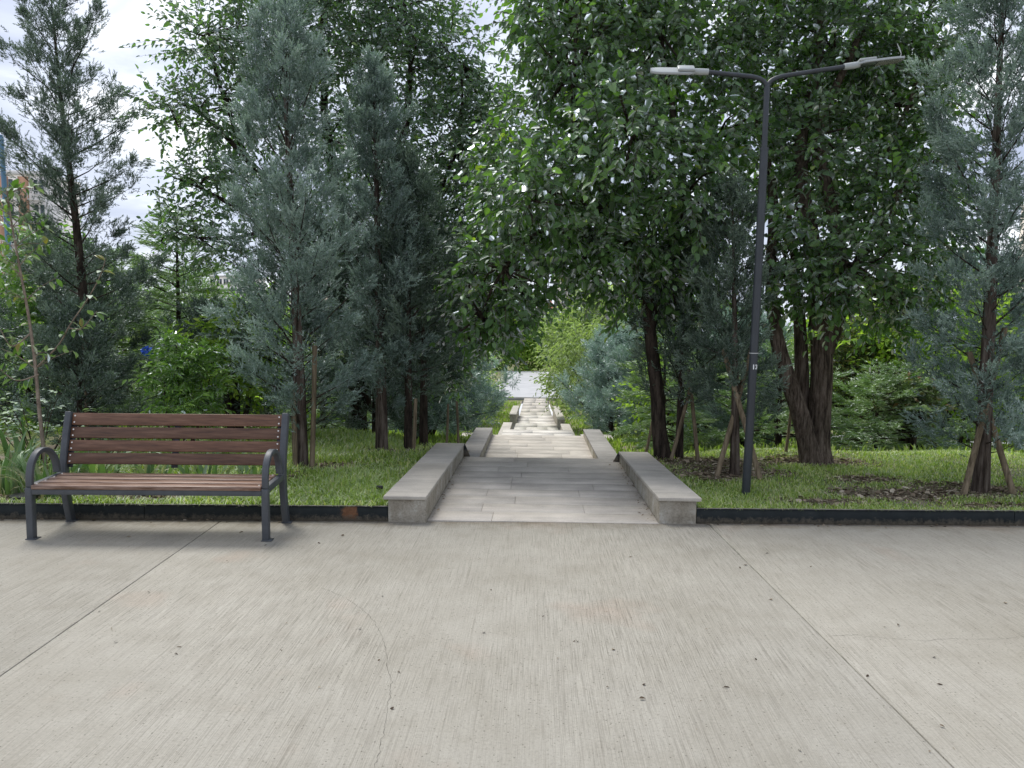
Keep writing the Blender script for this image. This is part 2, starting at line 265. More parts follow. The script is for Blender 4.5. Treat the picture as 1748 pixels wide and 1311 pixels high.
def f_steel(N, L, P, O):
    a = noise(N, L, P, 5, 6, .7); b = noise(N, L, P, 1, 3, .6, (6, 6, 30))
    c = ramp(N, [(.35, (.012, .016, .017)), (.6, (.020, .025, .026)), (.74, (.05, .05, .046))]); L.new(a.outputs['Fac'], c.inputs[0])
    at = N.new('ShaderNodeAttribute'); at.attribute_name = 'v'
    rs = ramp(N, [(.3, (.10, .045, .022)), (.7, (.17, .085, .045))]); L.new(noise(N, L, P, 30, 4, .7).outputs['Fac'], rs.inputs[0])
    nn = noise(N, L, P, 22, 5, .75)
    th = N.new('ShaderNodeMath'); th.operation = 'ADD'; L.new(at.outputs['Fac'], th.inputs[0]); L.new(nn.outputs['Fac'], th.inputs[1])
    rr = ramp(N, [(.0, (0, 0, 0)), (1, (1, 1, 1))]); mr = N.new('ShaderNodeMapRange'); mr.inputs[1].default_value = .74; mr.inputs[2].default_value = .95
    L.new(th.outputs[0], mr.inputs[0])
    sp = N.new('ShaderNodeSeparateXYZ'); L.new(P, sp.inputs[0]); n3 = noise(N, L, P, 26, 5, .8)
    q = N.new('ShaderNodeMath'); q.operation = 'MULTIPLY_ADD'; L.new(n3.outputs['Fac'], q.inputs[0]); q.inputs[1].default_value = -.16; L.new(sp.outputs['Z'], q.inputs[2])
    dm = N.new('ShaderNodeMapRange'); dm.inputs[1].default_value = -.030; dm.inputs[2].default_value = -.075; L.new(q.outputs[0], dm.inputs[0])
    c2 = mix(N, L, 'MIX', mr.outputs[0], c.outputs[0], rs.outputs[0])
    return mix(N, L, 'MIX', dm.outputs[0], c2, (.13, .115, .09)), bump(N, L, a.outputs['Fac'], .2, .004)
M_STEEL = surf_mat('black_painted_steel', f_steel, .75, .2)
def f_lip(N, L, P, O):
    a = noise(N, L, P, 9, 5, .7)
    c = ramp(N, [(.35, (.09, .08, .07)), (.6, (.20, .19, .17))]); L.new(a.outputs['Fac'], c.inputs[0]); return c.outputs[0], None
M_LIP = surf_mat('pale_steel_lip', f_lip, .6, .4)  # top strip in a paler tone than the plate below
def f_grey_metal(N, L, P, O):
    a = noise(N, L, P, 7, 5, .7)
    c = ramp(N, [(.35, (.050, .056, .064)), (.65, (.075, .083, .092))]); L.new(a.outputs['Fac'], c.inputs[0])
    return c.outputs[0], bump(N, L, noise(N, L, P, 220, 2, .6).outputs['Fac'], .08, .002)
M_BENCH = surf_mat('anthracite_powder_coat', f_grey_metal, .5, .45)
def f_pole(N, L, P, O):
    a = noise(N, L, P, 6, 5, .7, (1, 1, .5))
    c = ramp(N, [(.35, (.022, .027, .033)), (.65, (.035, .042, .050))]); L.new(a.outputs['Fac'], c.inputs[0]); return c.outputs[0], None
M_POLE = surf_mat('dark_pole_paint', f_pole, .42, .5)
def f_wood(N, L, P, O):
    oi = N.new('ShaderNodeObjectInfo')
    gr = noise(N, L, P, 1, 5, .7, (3.5, 55, 55)); a = noise(N, L, P, 3, 5, .6)
    c = ramp(N, [(.3, (.060, .029, .017)), (.52, (.128, .065, .038)), (.75, (.21, .122, .080))]); L.new(gr.outputs['Fac'], c.inputs[0])
    r = ramp(N, [(0, (.85, .85, .85)), (1, (1.15, 1.12, 1.1))]); L.new(oi.outputs['Random'], r.inputs[0])
    c1 = mix(N, L, 'MULTIPLY', 1., c.outputs[0], r.outputs[0])
    sc = ramp(N, [(.70, (0, 0, 0)), (.80, (1, 1, 1))]); L.new(noise(N, L, P, 1, 5, .8, (7, 38, 38)).outputs['Fac'], sc.inputs[0])
    c2 = mix(N, L, 'MIX', sc.outputs[0], c1, (.30, .235, .19))
    return c2, bump(N, L, gr.outputs['Fac'], .25, .003)
M_WOOD = surf_mat('brown_stained_timber', f_wood, .42, .35)
def f_wood_worn_sheen(N, L, P, O):
    c, n = f_wood(N, L, P, O)
    w = ramp(N, [(.42, (0, 0, 0)), (.68, (1, 1, 1))]); L.new(noise(N, L, P, 1, 5, .75, (2.2, 30, 30)).outputs['Fac'], w.inputs[0])  # pale streaks: wear, plus the seat's highlights painted into the colour
    return mix(N, L, 'MIX', w.outputs[0], c, (.33, .235, .19)), n
M_WOOD_SEAT = surf_mat('worn_sheen_seat_timber', f_wood_worn_sheen, .38, .45)
M_BOLT = surf_mat('white_bolt_cap', lambda N, L, P, O: ((.72, .70, .66), None), .4, .5)
M_WHITE = surf_mat('pale_lamp_housing', lambda N, L, P, O: ((.36, .385, .385), None), .45, .4)
M_LED = surf_mat('dark_led_panel', lambda N, L, P, O: ((.06, .075, .06), None), .25, .6)
M_LEDC = surf_mat('led_lens', lambda N, L, P, O: ((.34, .36, .30), None), .2, .6)
M_TIE = surf_mat('grey_cable_tie', lambda N, L, P, O: ((.42, .43, .42), None), .5, .4)
M_DIGIT = surf_mat('white_paint_digits', lambda N, L, P, O: ((.78, .8, .8), None), .6, .3)
def f_bark(cols, sc=(16, 16, 2.2), b=.02, s=1.):
    def f(N, L, P, O):
        a = noise(N, L, O, 1, 6, .75, sc); c = ramp(N, [(.38, cols[0]), (.5, cols[1]), (.62, cols[2])]); L.new(a.outputs['Fac'], c.inputs[0])
        m = ramp(N, [(.35, (.75, .75, .72)), (.65, (1.15, 1.12, 1.1))]); L.new(noise(N, L, O, 3, 4, .6).outputs['Fac'], m.inputs[0])
        return mix(N, L, 'MULTIPLY', .8, c.outputs[0], m.outputs[0]), bump(N, L, a.outputs['Fac'], s, b)
    return f
M_BARK = surf_mat('furrowed_brown_bark', f_bark([(.032, .025, .020), (.110, .086, .068), (.20, .165, .135)], (30, 30, 3.6), .022, .9), .95, .1)
M_BARK_DK = surf_mat('dark_bark', f_bark([(.018, .015, .013), (.045, .035, .028), (.085, .068, .055)], (20, 20, 4), .015), .95, .1)
M_BARK_RED = surf_mat('reddish_cypress_bark', f_bark([(.035, .027, .022), (.085, .067, .055), (.16, .135, .115)], (26, 26, 2.5), .012), .95, .1)
M_BARK_GREY = surf_mat('smooth_sapling_bark', f_bark([(.13, .10, .08), (.22, .175, .14), (.31, .26, .21)], (14, 14, 9), .004, .5), .85, .2)
M_STAKE = surf_mat('weathered_round_timber', f_bark([(.09, .07, .045), (.17, .135, .09), (.26, .21, .145)], (30, 30, 1.6), .004, .6), .85, .2)
M_TWIG = surf_mat('brown_twig', lambda N, L, P, O: ((.06, .045, .035), None), .9, .1)

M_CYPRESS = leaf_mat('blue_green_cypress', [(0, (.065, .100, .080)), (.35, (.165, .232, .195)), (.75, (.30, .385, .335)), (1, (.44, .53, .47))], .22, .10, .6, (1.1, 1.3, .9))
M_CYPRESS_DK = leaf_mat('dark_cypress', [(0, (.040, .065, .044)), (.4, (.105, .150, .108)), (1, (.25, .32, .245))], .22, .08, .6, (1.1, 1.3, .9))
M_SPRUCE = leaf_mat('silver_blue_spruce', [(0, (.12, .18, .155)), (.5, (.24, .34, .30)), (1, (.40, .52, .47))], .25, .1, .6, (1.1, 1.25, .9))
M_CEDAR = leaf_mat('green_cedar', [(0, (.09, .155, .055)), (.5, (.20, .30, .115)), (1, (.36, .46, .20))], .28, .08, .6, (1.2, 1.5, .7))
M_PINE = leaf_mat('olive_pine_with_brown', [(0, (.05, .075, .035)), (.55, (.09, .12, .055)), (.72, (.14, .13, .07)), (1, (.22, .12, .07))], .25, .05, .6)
M_LEAF = leaf_mat('dark_glossy_leaf', [(0, (.055, .110, .040)), (.5, (.118, .212, .075)), (.93, (.19, .31, .10)), (1, (.32, .41, .10))], .50, .32, .42, (1.7, 2.1, .5))
M_LEAF_L = leaf_mat('dark_thin_leaf', [(0, (.055, .105, .055)), (.5, (.118, .202, .100)), (.95, (.19, .29, .14)), (1, (.28, .36, .11))], .45, .30, .45, (1.6, 2.0, .6))
M_LIME = leaf_mat('fresh_lime_leaf', [(0, (.05, .10, .025)), (.5, (.09, .165, .04)), (.85, (.15, .23, .06)), (.96, (.24, .22, .06)), (1, (.28, .15, .05))], .42, .2, .4)
M_SHRUB = leaf_mat('mid_green_shrub_leaf', [(0, (.065, .135, .024)), (.5, (.155, .28, .05)), (1, (.29, .43, .08))], .38, .25, .4)
M_ROSE = leaf_mat('rose_leaf', [(0, (.05, .10, .045)), (.6, (.11, .19, .08)), (1, (.20, .30, .11))], .35, .22, .45)
M_OLIVE = leaf_mat('pale_olive_leaf', [(0, (.14, .18, .09)), (.5, (.27, .32, .17)), (1, (.44, .48, .28))], .45, .08, .5)
M_BRIGHT = leaf_mat('bright_yellow_green_leaf', [(0, (.14, .22, .035)), (.5, (.27, .38, .06)), (1, (.44, .52, .11))], .48, .08, .5)
M_IRIS = leaf_mat('iris_blade', [(0, (.055, .11, .045)), (.5, (.12, .20, .08)), (.9, (.22, .31, .14)), (1, (.42, .37, .22))], .30, .25, .4)
M_GRASS = leaf_mat('grass_blade', [(0, (.12, .17, .040)), (.5, (.27, .355, .095)), (.85, (.43, .50, .18)), (.95, (.52, .49, .28)), (1, (.60, .53, .38))], .38, .04, .6)
M_DRY = leaf_mat('dry_brown_leaf', [(0, (.05, .035, .022)), (.5, (.12, .085, .05)), (1, (.30, .24, .17))], .15, .1, .6, (1, 1, 1))
M_STRAW = leaf_mat('straw_and_chips', [(0, (.10, .075, .055)), (.6, (.27, .22, .155)), (1, (.52, .46, .36))], .1, 0, .6, (1, 1, 1))

def f_soil(N, L, P, O):
    a = noise(N, L, P, 1.1, 5, .6); b = noise(N, L, P, 24, 5, .75); d = noise(N, L, P, 90, 3, .7)
    s = ramp(N, [(.3, (.17, .145, .11)), (.7, (.34, .295, .23))]); L.new(b.outputs['Fac'], s.inputs[0])
    g = ramp(N, [(.3, (.10, .13, .045)), (.7, (.20, .24, .09))]); L.new(b.outputs['Fac'], g.inputs[0])
    f = ramp(N, [(.44, (1, 1, 1)), (.58, (0, 0, 0))]); L.new(a.outputs['Fac'], f.inputs[0])
    c = mix(N, L, 'MIX', f.outputs[0], s.outputs[0], g.outputs[0])
    gg = ramp(N, [(.3, (.6, .6, .6)), (.7, (1.3, 1.3, 1.3))]); L.new(d.outputs['Fac'], gg.inputs[0])
    return mix(N, L, 'MULTIPLY', .8, c, gg.outputs[0]), bump(N, L, b.outputs['Fac'], .8, .03)
M_SOIL = surf_mat('soil_and_thin_grass', f_soil, .95, .05)
def f_asph(N, L, P, O):
    a = noise(N, L, P, .6, 5, .6); c = ramp(N, [(.3, (.33, .335, .345)), (.7, (.43, .435, .44))]); L.new(a.outputs['Fac'], c.inputs[0]); return c.outputs[0], None
M_ROAD = surf_mat('pale_worn_road', f_asph, .85, .2)
M_KERB = surf_mat('grey_kerb_stone', f_stone((.22, .22, .21), .05), .85, .2)
M_MORTAR = surf_mat('grey_mortar', lambda N, L, P, O: ((.24, .23, .21), None), .95, .1)
M_GAP = surf_mat('dark_joint_filler', lambda N, L, P, O: ((.05, .045, .038), None), .95, .1)

# ------------------------------------------------------------------ ground
TY = np.array([5., 9.2, 10, 11, 12, 13, 15.6, 18, 21, 24.5, 30, 36, 43, 62, 66, 100, 105, 160, 400, 1500])
TZ = np.array([.085, .07, -.05, -.24, -.46, -.64, -.80, -1.36, -1.50, -2.50, -2.90, -3.30, -3.82, -4.95, -5.05, -5.25, -5.3, -7, -10, -30])
def terrain(x, y):
    x = np.asarray(x, float); y = np.asarray(y, float)
    sh = .8/(1+np.exp((x+1.)*2.)) * np.clip((y-7)/3, 0, 1) * np.clip((16-y)/3, 0, 1)
    z = np.interp(y-sh, TY, TZ)
    z = z + .018*np.sin(x*2.3+y*1.1)*np.cos(y*1.9-x*.7)*np.clip((y-6.3), 0, 1) + .01*np.sin(x*5.1+1)*np.sin(y*4.3)*np.clip((y-6.3), 0, 1)
    z = z - .42*np.exp(-(np.abs(x-.08)/1.7)**4)*np.clip((y-9.0)/.5, 0, 1)*np.clip((12.6-y)/2, 0, 1)
    far = np.clip((y-20)/40, 0, 1)
    z = z + far*.5*np.sin(x*.11+2)*np.cos(y*.07)*(np.abs(x) > 3)
    return z
def ky(x): return 6.06 + .035*x                          # back edge of the plaza

def grid_sheet(name, xs, ys, m, zf, parent=None, shear=.035, **k):
    X, Y = np.meshgrid(xs, ys); Y = Y + shear*X*np.clip((12-Y)/6, 0, 1)
    Z = zf(X, Y); V = np.stack([X, Y, Z], -1).reshape(-1, 3); nx, ny = len(xs), len(ys)
    i, j = np.meshgrid(np.arange(nx-1), np.arange(ny-1)); a = (j*nx+i).ravel()
    b = MB(); b.add(V, np.stack([a, a+1, a+nx+1, a+nx], 1)); return b.build(name, m, parent, smooth=True, **k)
XL, XR = -1.04, 1.16                                     # the ground stops under the path's side walls
ys = np.concatenate([np.arange(6.075, 12, .12), np.arange(12, 20, .4), np.arange(20, 64.2, 2)])
grid_sheet('lawn_ground', np.concatenate([-np.geomspace(400, 9, 24), np.arange(-8.6, XL-.1, .16), [XL]]), ys, M_SOIL, terrain, kind='structure')
grid_sheet('lawn_ground', np.concatenate([[XR], np.arange(XR+.12, 8.6, .16), np.geomspace(9, 400, 24)]), ys, M_SOIL, terrain, kind='structure')
ys2 = np.concatenate([[64.0, 66, 70], np.arange(75, 160, 8), np.geomspace(170, 1400, 16)])
grid_sheet('far_ground', np.concatenate([-np.geomspace(1200, 10, 24), np.linspace(-8, 8, 9), np.geomspace(10, 1200, 24)]), ys2, M_SOIL, terrain, kind='structure')

# plaza: real slabs with open joints between them
def plaza():
    root = empty('plaza', (0, 0, 0), A0); tag(root, kind='structure')
    b = MB(); b.box(-40, 40, -14, 6.04, -.60, -.045); b.build('joint_bed', M_GAP, root)
    xs = [-21.8, -17.93, -14.06, -10.19, -6.32, -2.245, 1.645, 5.5, 9.4, 13.3, 17.2, 21.]
    g = .003
    for i in range(len(xs)-1):
        for (y0, y1) in ((-6, 0.2), (.2, 6.055)):
            b = MB(); b.box(xs[i]+g, xs[i+1]-g, y0+g, y1-(g if y1 < 6 else 0), -.12, 0)
            bevel(b.build('concrete_slab', M_CONC, root), .005, 2)
plaza()
b = MB(); b.box(-400, 400, -400, 6.9, -.9, -.62); b.build('outer_ground', M_CONC, kind='structure')
def crack(pts, w, name='crack'):
    rng = np.random.default_rng(5)
    P = np.array(pts); Q = []
    for i in range(len(P)-1):
        for t in np.linspace(0, 1, 7)[:-1]: Q.append(P[i]*(1-t)+P[i+1]*t + rng.normal(0, .004, 2))
    Q = np.array(Q + [P[-1]]); n = len(Q); T = np.gradient(Q, axis=0); T /= np.linalg.norm(T, axis=1)[:, None]; nn = np.stack([-T[:, 1], T[:, 0]], 1)
    ww = (w*(.4+rng.random(n)*1.0))[:, None]
    V = np.concatenate([np.c_[Q+nn*ww, np.full(n, .0015)], np.c_[Q-nn*ww, np.full(n, .0015)]])
    i = np.arange(n-1); b = MB(); b.add(V, np.stack([i+n, i+n+1, i+1, i], 1)); return b.build(name, M_GAP, kind='structure')
crack(CRACK_A, .0006); crack(CRACK_B, .0006)

# ------------------------------------------------------------------ stepped path
PATH = empty('stepped_path', (0, 0, 0)); tag(PATH, kind='structure')
XI0, XI1 = -.855, 1.005                                  # inner faces of the side walls
def wall_run(side, y0, y1, z0, z1, cap_m, label, depth=.9, joint=(.52,), mt=.03):
    xo, xi = ((-1.155, XI0) if side < 0 else (1.300, XI1+.0)); s = -1 if side < 0 else 1
    root = empty('low_wall', ((xo+xi)/2, (y0+y1)/2, min(z0, z1)-.2)); tag(root, label, 'wall')
    lo, hi = min(xo, xi), max(xo, xi); c = root.location
    def zz(y): return z0+(z1-z0)*(y-y0)/(y1-y0)
    b = MB(); P = []
    for dz in (-depth, -mt-.001):
        for y in (y0, y1):
            for x in (lo, hi): P.append((x-c[0], y-c[1], (zz(y)+dz if dz != -depth else min(z0, z1)-depth)-c[2]))
    b.hexa(P); o = b.build('wall_body', M_RENDER, root); bevel(o, .008)
    cuts = [y0-.02] + [y0+(y1-y0)*j for j in joint] + [y1+.01]
    clo, chi = (lo-.035, hi+.006) if s < 0 else (lo-.010, hi+.035)
    for a, e in zip(cuts[:-1], cuts[1:]):
        b = MB(); P = []; jz = random.uniform(-.0015, .0015)
        for dz in (-mt, 0):
            for y in (a+.0030, e-.0030):
                for x in (clo, chi): P.append((x-c[0], y-c[1], zz(y)+dz+jz-c[2]))
        b.hexa(P); bevel(b.build('cap_slab', cap_m, root), .004)
    return root
def end_shadow(root, xi, y, zt, s):  # dark strip added to stand for the gap shadow at the cap end
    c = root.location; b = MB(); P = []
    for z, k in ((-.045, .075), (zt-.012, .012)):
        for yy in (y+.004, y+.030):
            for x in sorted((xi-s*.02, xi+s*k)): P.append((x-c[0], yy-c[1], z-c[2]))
    b.hexa(P); b.build('end_shadow', M_STEEL, root)
random.seed(3)
w1 = wall_run(-1, 5.985, 9.25, .215, .120, M_CAP, 'low cement wall with stone cap left of the path, at the plaza')
w2 = wall_run(1, 6.075, 8.98, .215, .088, M_CAP, 'low cement wall with stone cap right of the path, at the plaza')
end_shadow(w1, XI0, 9.25, .12, 1); end_shadow(w2, XI1, 8.98, .088, -1)
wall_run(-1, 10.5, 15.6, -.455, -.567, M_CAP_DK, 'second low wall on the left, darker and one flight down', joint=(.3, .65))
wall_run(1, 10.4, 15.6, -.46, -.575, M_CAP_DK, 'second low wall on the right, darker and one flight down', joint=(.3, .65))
wall_run(-1, 24.4, 29.5, -2.05, -2.28, M_CAP, 'pale distant low wall on the left of the third landing', joint=(.3, .6))
wall_run(1, 24.4, 29.2, -2.05, -2.27, M_CAP, 'pale distant low wall on the right of the third landing', joint=(.3, .6))
wall_run(1, 33.0, 42.5, -2.58, -3.05, M_CAP, 'farther low wall on the right beyond the third landing', joint=(.5,))
wall_run(-1, 36.0, 42.5, -2.75, -3.05, M_CAP, 'farthest low wall glimpsed on the left of the path', joint=(.5,))
for x, lab in ((-1.50, 'flat pale pier beside the left end of the second wall'), (1.62, 'flat pale pier beside the right end of the second wall')):
    p = empty('pier', (x, 19.6, -1.5)); tag(p, lab, 'pier')
    b = MB(); b.box(-.36, .36, -.55, .55, -.5, .10); b.build('pier_body', M_RENDER, p)
    b = MB(); b.box(-.40, .40, -.59, .59, .102, .15); bevel(b.build('cap_slab', M_CAP, p), .004)

def landing(y0, y1, z0, z1, m, course=.30, pieces=True, rnd=random.Random(8)):
    def zz(y): return z0+(z1-z0)*(y-y0)/(y1-y0)
    b = MB(); b.hexa([(x, y, (zz(y)-.06 if k else zz(y)-.5)) for k in (0, 1) for y in (y0, y1) for x in (XI0-.0, XI1)]); b.build('bed', M_MORTAR, PATH)
    y = y0; k = 0
    while y < y1-.02:
        e = min(y+course, y1); xs = [XI0+.002]
        if e > y1-.12: e = y1
        x = XI0+rnd.uniform(.35, 1.1)
        while x < XI1-.3: xs.append(x); x += rnd.uniform(.75, 1.25)
        xs.append(XI1-.002)
        for a, c in zip(xs[:-1], xs[1:]):
            jz = rnd.uniform(-.0012, .0012); b = MB(); g = .0013
            cx, cy, cz = (a+c)/2, (y+e)/2, zz((y+e)/2)
            b.hexa([(xx-cx, yy-cy, zz(yy)+(jz if kk else -.058)-cz) for kk in (0, 1) for yy in (y+g, e-g) for xx in (a+g, c-g)])
            o = b.build('paving_slab', m, PATH); o.location = (cx, cy, cz)
            if y0 < 12: bevel(o, .002, 1)
        y = e; k += 1
def flight(y0, y1, z0, z1, n, m):
    r = (z1-z0)/n; t = (y1-y0)/max(n-1, 1)
    for i in range(n-1):
        z = z0+r*(i+1); b = MB(); b.box(XI0+.002, XI1-.002, y0+t*i+.002, y0+t*(i+1)+.02, z-.5, z-.002*(i % 2)); b.build('step', m, PATH)
landing(6.06, 9.20, .004, -.038, M_PAVE, .315)
flight(9.20, 10.4, -.038, -.655, 4, M_PAVE)
landing(10.42, 15.6, -.655, -.712, M_PAVE, .40)
flight(15.6, 17.2, -.712, -1.30, 4, M_PAVE)
landing(17.22, 21.0, -1.30, -1.36, M_PAVE_SUNLIT, .6)
flight(21.0, 24.2, -1.36, -2.40, 7, M_PAVE_SUNLIT)
landing(24.25, 35.4, -2.40, -3.09, M_PAVE_SUNLIT, 2.2)
landing(35.42, 43.0, -3.16, -3.64, M_PAVE_SUNLIT, 2.4)
landing(43.02, 64.0, -3.70, -4.78, M_PAVE, 3.5)

# road across the foot of the path, with its kerb, and the little road on the right
def ribbon(name, pts, w, m, lift, **k):
    P = np.array(pts, float); t = np.linspace(0, 1, len(P)); tt = np.linspace(0, 1, 60)
    X = np.interp(tt, t, P[:, 0]); Y = np.interp(tt, t, P[:, 1]); D = np.stack([np.gradient(X), np.gradient(Y)], 1); D /= np.linalg.norm(D, axis=1)[:, None]
    nx, ny = -D[:, 1], D[:, 0]; V = []
    for s in np.linspace(-.5, .5, 5):
        x = X+nx*w*s; y = Y+ny*w*s; V.append(np.c_[x, y, terrain(x, y)+lift])
    n = len(X); V = np.concatenate(V); i = np.arange(n-1)
    F = np.concatenate([np.stack([i+j*n, i+1+j*n, i+1+(j+1)*n, i+(j+1)*n], 1) for j in range(4)])
    b = MB(); b.add(V, F[:, ::-1]); return b.build(name, m, **k)
b = MB(); b.add([(-120, 66, -4.86), (120, 64, -4.86), (120, 100, -4.9), (-120, 102, -4.9)], [(0, 1, 2, 3)]); b.build('road', M_ROAD, kind='structure')
b = MB(); b.hexa([(-120, 65.6, -5.3), (120, 63.6, -5.3), (-120, 66.0, -5.3), (120, 64.0, -5.3), (-120, 65.6, -4.78), (120, 63.6, -4.78), (-120, 66.0, -4.78), (120, 64.0, -4.78)]); b.build('kerb', M_KERB, kind='structure')
ribbon('park_road', [(5.2, 25.5), (7.2, 21.5), (9.8, 19.0), (14, 17.6), (22, 17.5), (40, 19)], 2.3, M_ROAD, .10, kind='structure')

b = MB(); b.box(-40, XL-.02, 6.5, 6.9, -.7, .02); b.box(XR+.02, 40, 6.9, 7.2, -.7, .02); b.build('earth_bank', M_SOIL, kind='structure')
for xa, xb in ((-9, -1.10), (1.25, 9)):
    b = MB(); ya, yb = ky(xa)+.012, ky(xb)+.012
    b.hexa([(xa, ya, -.3), (xb, yb, -.3), (xa, ya+.2, -.3), (xb, yb+.2, -.3), (xa, ya, .07), (xb, yb, .07), (xa, ya+.2, .07), (xb, yb+.2, .07)]); b.build('earth_bank', M_SOIL, kind='structure')
# steel edging, one plate after another
def edging(x0, x1, joints, rust, label, z=.125):
    root = empty('lawn_edging', ((x0+x1)/2, ky((x0+x1)/2), 0), .035); tag(root, label, 'edging')
    cx = (x0+x1)/2
    xs = [x0-cx]+[j-cx for j in joints]+[x1-cx]
    for a, c in zip(xs[:-1], xs[1:]):
        b = MB(); n = max(2, int((c-a)/.05)); X = np.linspace(a+.002, c-.002, n)
        wob = .003*np.sin(X*3.1)+.002*np.sin(X*11)
        rv = np.array([max([0.]+[1.0-abs(x+cx-r)/w for r, w in rust]) for x in X])*.85
        V = []; A = []
        for (dy, zz) in ((-.012, -.03), (-.012, z-.004), (.0, z-.004), (.0, -.03)):
            V.append(np.c_[X, dy+wob, np.full(n, zz)]); A.append(rv)
        V = np.concatenate(V); i = np.arange(n-1)
        F = np.concatenate([np.stack([i+j*n, i+1+j*n, i+1+((j+1) % 4)*n, i+((j+1) % 4)*n], 1) for j in range(4)])
        b.add(V, F, np.concatenate(A)); p = b.build('steel_plate', M_STEEL, root)
        b = MB(); X2 = X; V = []
        for (dy, zz) in ((-.016, z-.004), (-.016, z), (.004, z), (.004, z-.004)): V.append(np.c_[X2, dy+wob, np.full(n, zz)])
        b.add(np.concatenate(V), F); b.build('top_lip', M_LIP, root)
edging(-9.0, -1.157, [-6.4, -3.1], [(-1.46, .09)], 'black steel lawn edging behind the bench, with a rust patch')
edging(1.302, 9.5, [3.86, 6.6], [], 'clean black steel lawn edging right of the path')

# ------------------------------------------------------------------ bench
def sweep(b, prof, x0, x1, th):
    """flat bar bent in the y-z plane; th = thickness in that plane"""
    P = np.array(prof, float); T = np.gradient(P, axis=0); T /= np.linalg.norm(T, axis=1)[:, None]; n = np.stack([-T[:, 1], T[:, 0]], 1)*th/2
    a = P+n; c = P-n; k = len(P)
    V = np.concatenate([np.c_[np.full(k, x), q] for x in (x0, x1) for q in (a, c)])
    i = np.arange(k-1); F = []
    for p, q in ((0, 1), (1, 3), (3, 2), (2, 0)): F.append(np.stack([i+p*k, i+1+p*k, i+1+q*k, i+q*k], 1))
    F.append(np.array([[0, k, 3*k, 2*k], [k-1, 3*k-1, 4*k-1, 2*k-1]])); F = np.concatenate(F)
    b.add(V, F)
def arc(pts, n=40):
    P = np.array(pts, float); t = np.arange(len(P)); tt = np.linspace(0, len(P)-1, n)
    # catmull-rom
    out = []
    for u in tt:
        i = min(int(u), len(P)-2); f = u-i; p0 = P[max(i-1, 0)]; p1 = P[i]; p2 = P[i+1]; p3 = P[min(i+2, len(P)-1)]
        out.append(.5*((2*p1)+(-p0+p2)*f+(2*p0-5*p1+4*p2-p3)*f*f+(-p0+3*p1-3*p2+p3)*f**3))
    return np.array(out)
def bench():
    r = empty('park_bench', (-3.657, 5.335, 0), .035)
    tag(r, 'park bench with brown timber slats and dark grey steel frame with looped armrests', 'bench')
    Wd = 1.745
    for x0 in (0, Wd-.048):
        x1 = x0+.048
        b = MB(); sweep(b, arc([(.03, 0), (.03, .2), (.03, .38)], 6), x0, x1, .056); bevel(b.build('leg', M_BENCH, r), .006)
        b = MB(); sweep(b, arc([(.030, .381), (.033, .46), (.058, .545), (.115, .605), (.195, .625), (.275, .602), (.335, .545), (.362, .480), (.368, .425)], 48), x0+.001, x1-.001, .034)
        bevel(b.build('armrest', M_BENCH, r), .005)
        b = MB(); sweep(b, arc([(.535, 0), (.50, .12), (.472, .26), (.462, .42), (.500, .62), (.572, .862)], 30), x0, x1, .062); bevel(b.build('leg', M_BENCH, r), .006)
        b = MB(); sweep(b, [(.059, .372), (.431, .388)], x0+.003, x1-.003, .05); bevel(b.build('seat_rail', M_BENCH, r), .004)
        for y in (.03, .535):
            b = MB(); b.box(x0-.004, x1+.022, y-.036, y+.036, 0.0005, .006); b.build('foot_plate', M_BENCH, r)
    b = MB(); b.box(.048, Wd-.048, .004, .030, .330, .368); bevel(b.build('cross_bar', M_BENCH, r), .003)
    b = MB(); b.box(.048, Wd-.048, .395, .425, .335, .370); bevel(b.build('cross_bar', M_BENCH, r), .003)
    xm = Wd/2
    b = MB(); b.box(xm-.022, xm+.022, .031, .394, .352, .366); b.build('centre_strap', M_BENCH, r)
    sweep_pts = [(.478, .44), (.520, .62), (.588, .83)]
    b = MB(); sweep(b, sweep_pts, xm-.025, xm+.025, .008); b.build('centre_strap', M_BENCH, r)
    for x0 in (.049, Wd-.049-.035):
        b = MB(); sweep(b, [(.474, .44), (.516, .62), (.584, .83)], x0, x0+.035, .008); b.build('fixing_tab', M_BENCH, r)
    rnd = random.Random(4)
    for i in range(4):                                    # seat
        y0 = -.004+i*.1065; z = .3685+y0*.04; x0 = .0505; x1 = Wd-.0505
        b = MB(); P = [(x, y, zz) for zz in (0, 1) for y in (y0, y0+.077) for x in (x0, x1)]
        P = [(x, y, .370+y*.035+.030*zz+rnd.uniform(-.0008, .0008)) for x, y, zz in P]
        b.hexa(P); s = bevel(b.build('seat_slat', M_WOOD_SEAT, r), .004)
        for x in (x0+.02, x1-.02):
            b = MB(); b.tube([(x, y0+.040, .400+y0*.035), (x, y0+.040, .405+y0*.035)], .0065, 10); b.build('bolt', M_BOLT, s)
    d = Vector((0, .28, .96)).normalized(); nn = Vector((0, -.96, .28)).normalized()
    for zc, h in ((.507, .088), (.603, .086), (.701, .086), (.803, .094)):
        yc = .468+(zc-.44)*.29; c = Vector((0, yc, zc)); x0 = .0505; x1 = Wd-.0505
        P = []
        for t in (-.003, .024):
            for s_ in (-h/2, h/2):
                for x in (x0, x1):
                    q = c+d*s_+nn*t; P.append((x, q.y+rnd.uniform(-.0008, .0008), q.z+rnd.uniform(-.001, .001)))
        b = MB(); b.hexa([P[i] for i in (0, 1, 2, 3, 4, 5, 6, 7)]); s = bevel(b.build('back_slat', M_WOOD, r), .004)
        for x in (x0+.022, x1-.022):
            for s_ in (-h*.27, h*.27):
                q = c+d*s_+nn*.0242; e = q+nn*.004
                b = MB(); b.tube([(x, q.y, q.z), (x, e.y, e.z)], .0062, 10); b.build('bolt', M_BOLT, s)
bench()

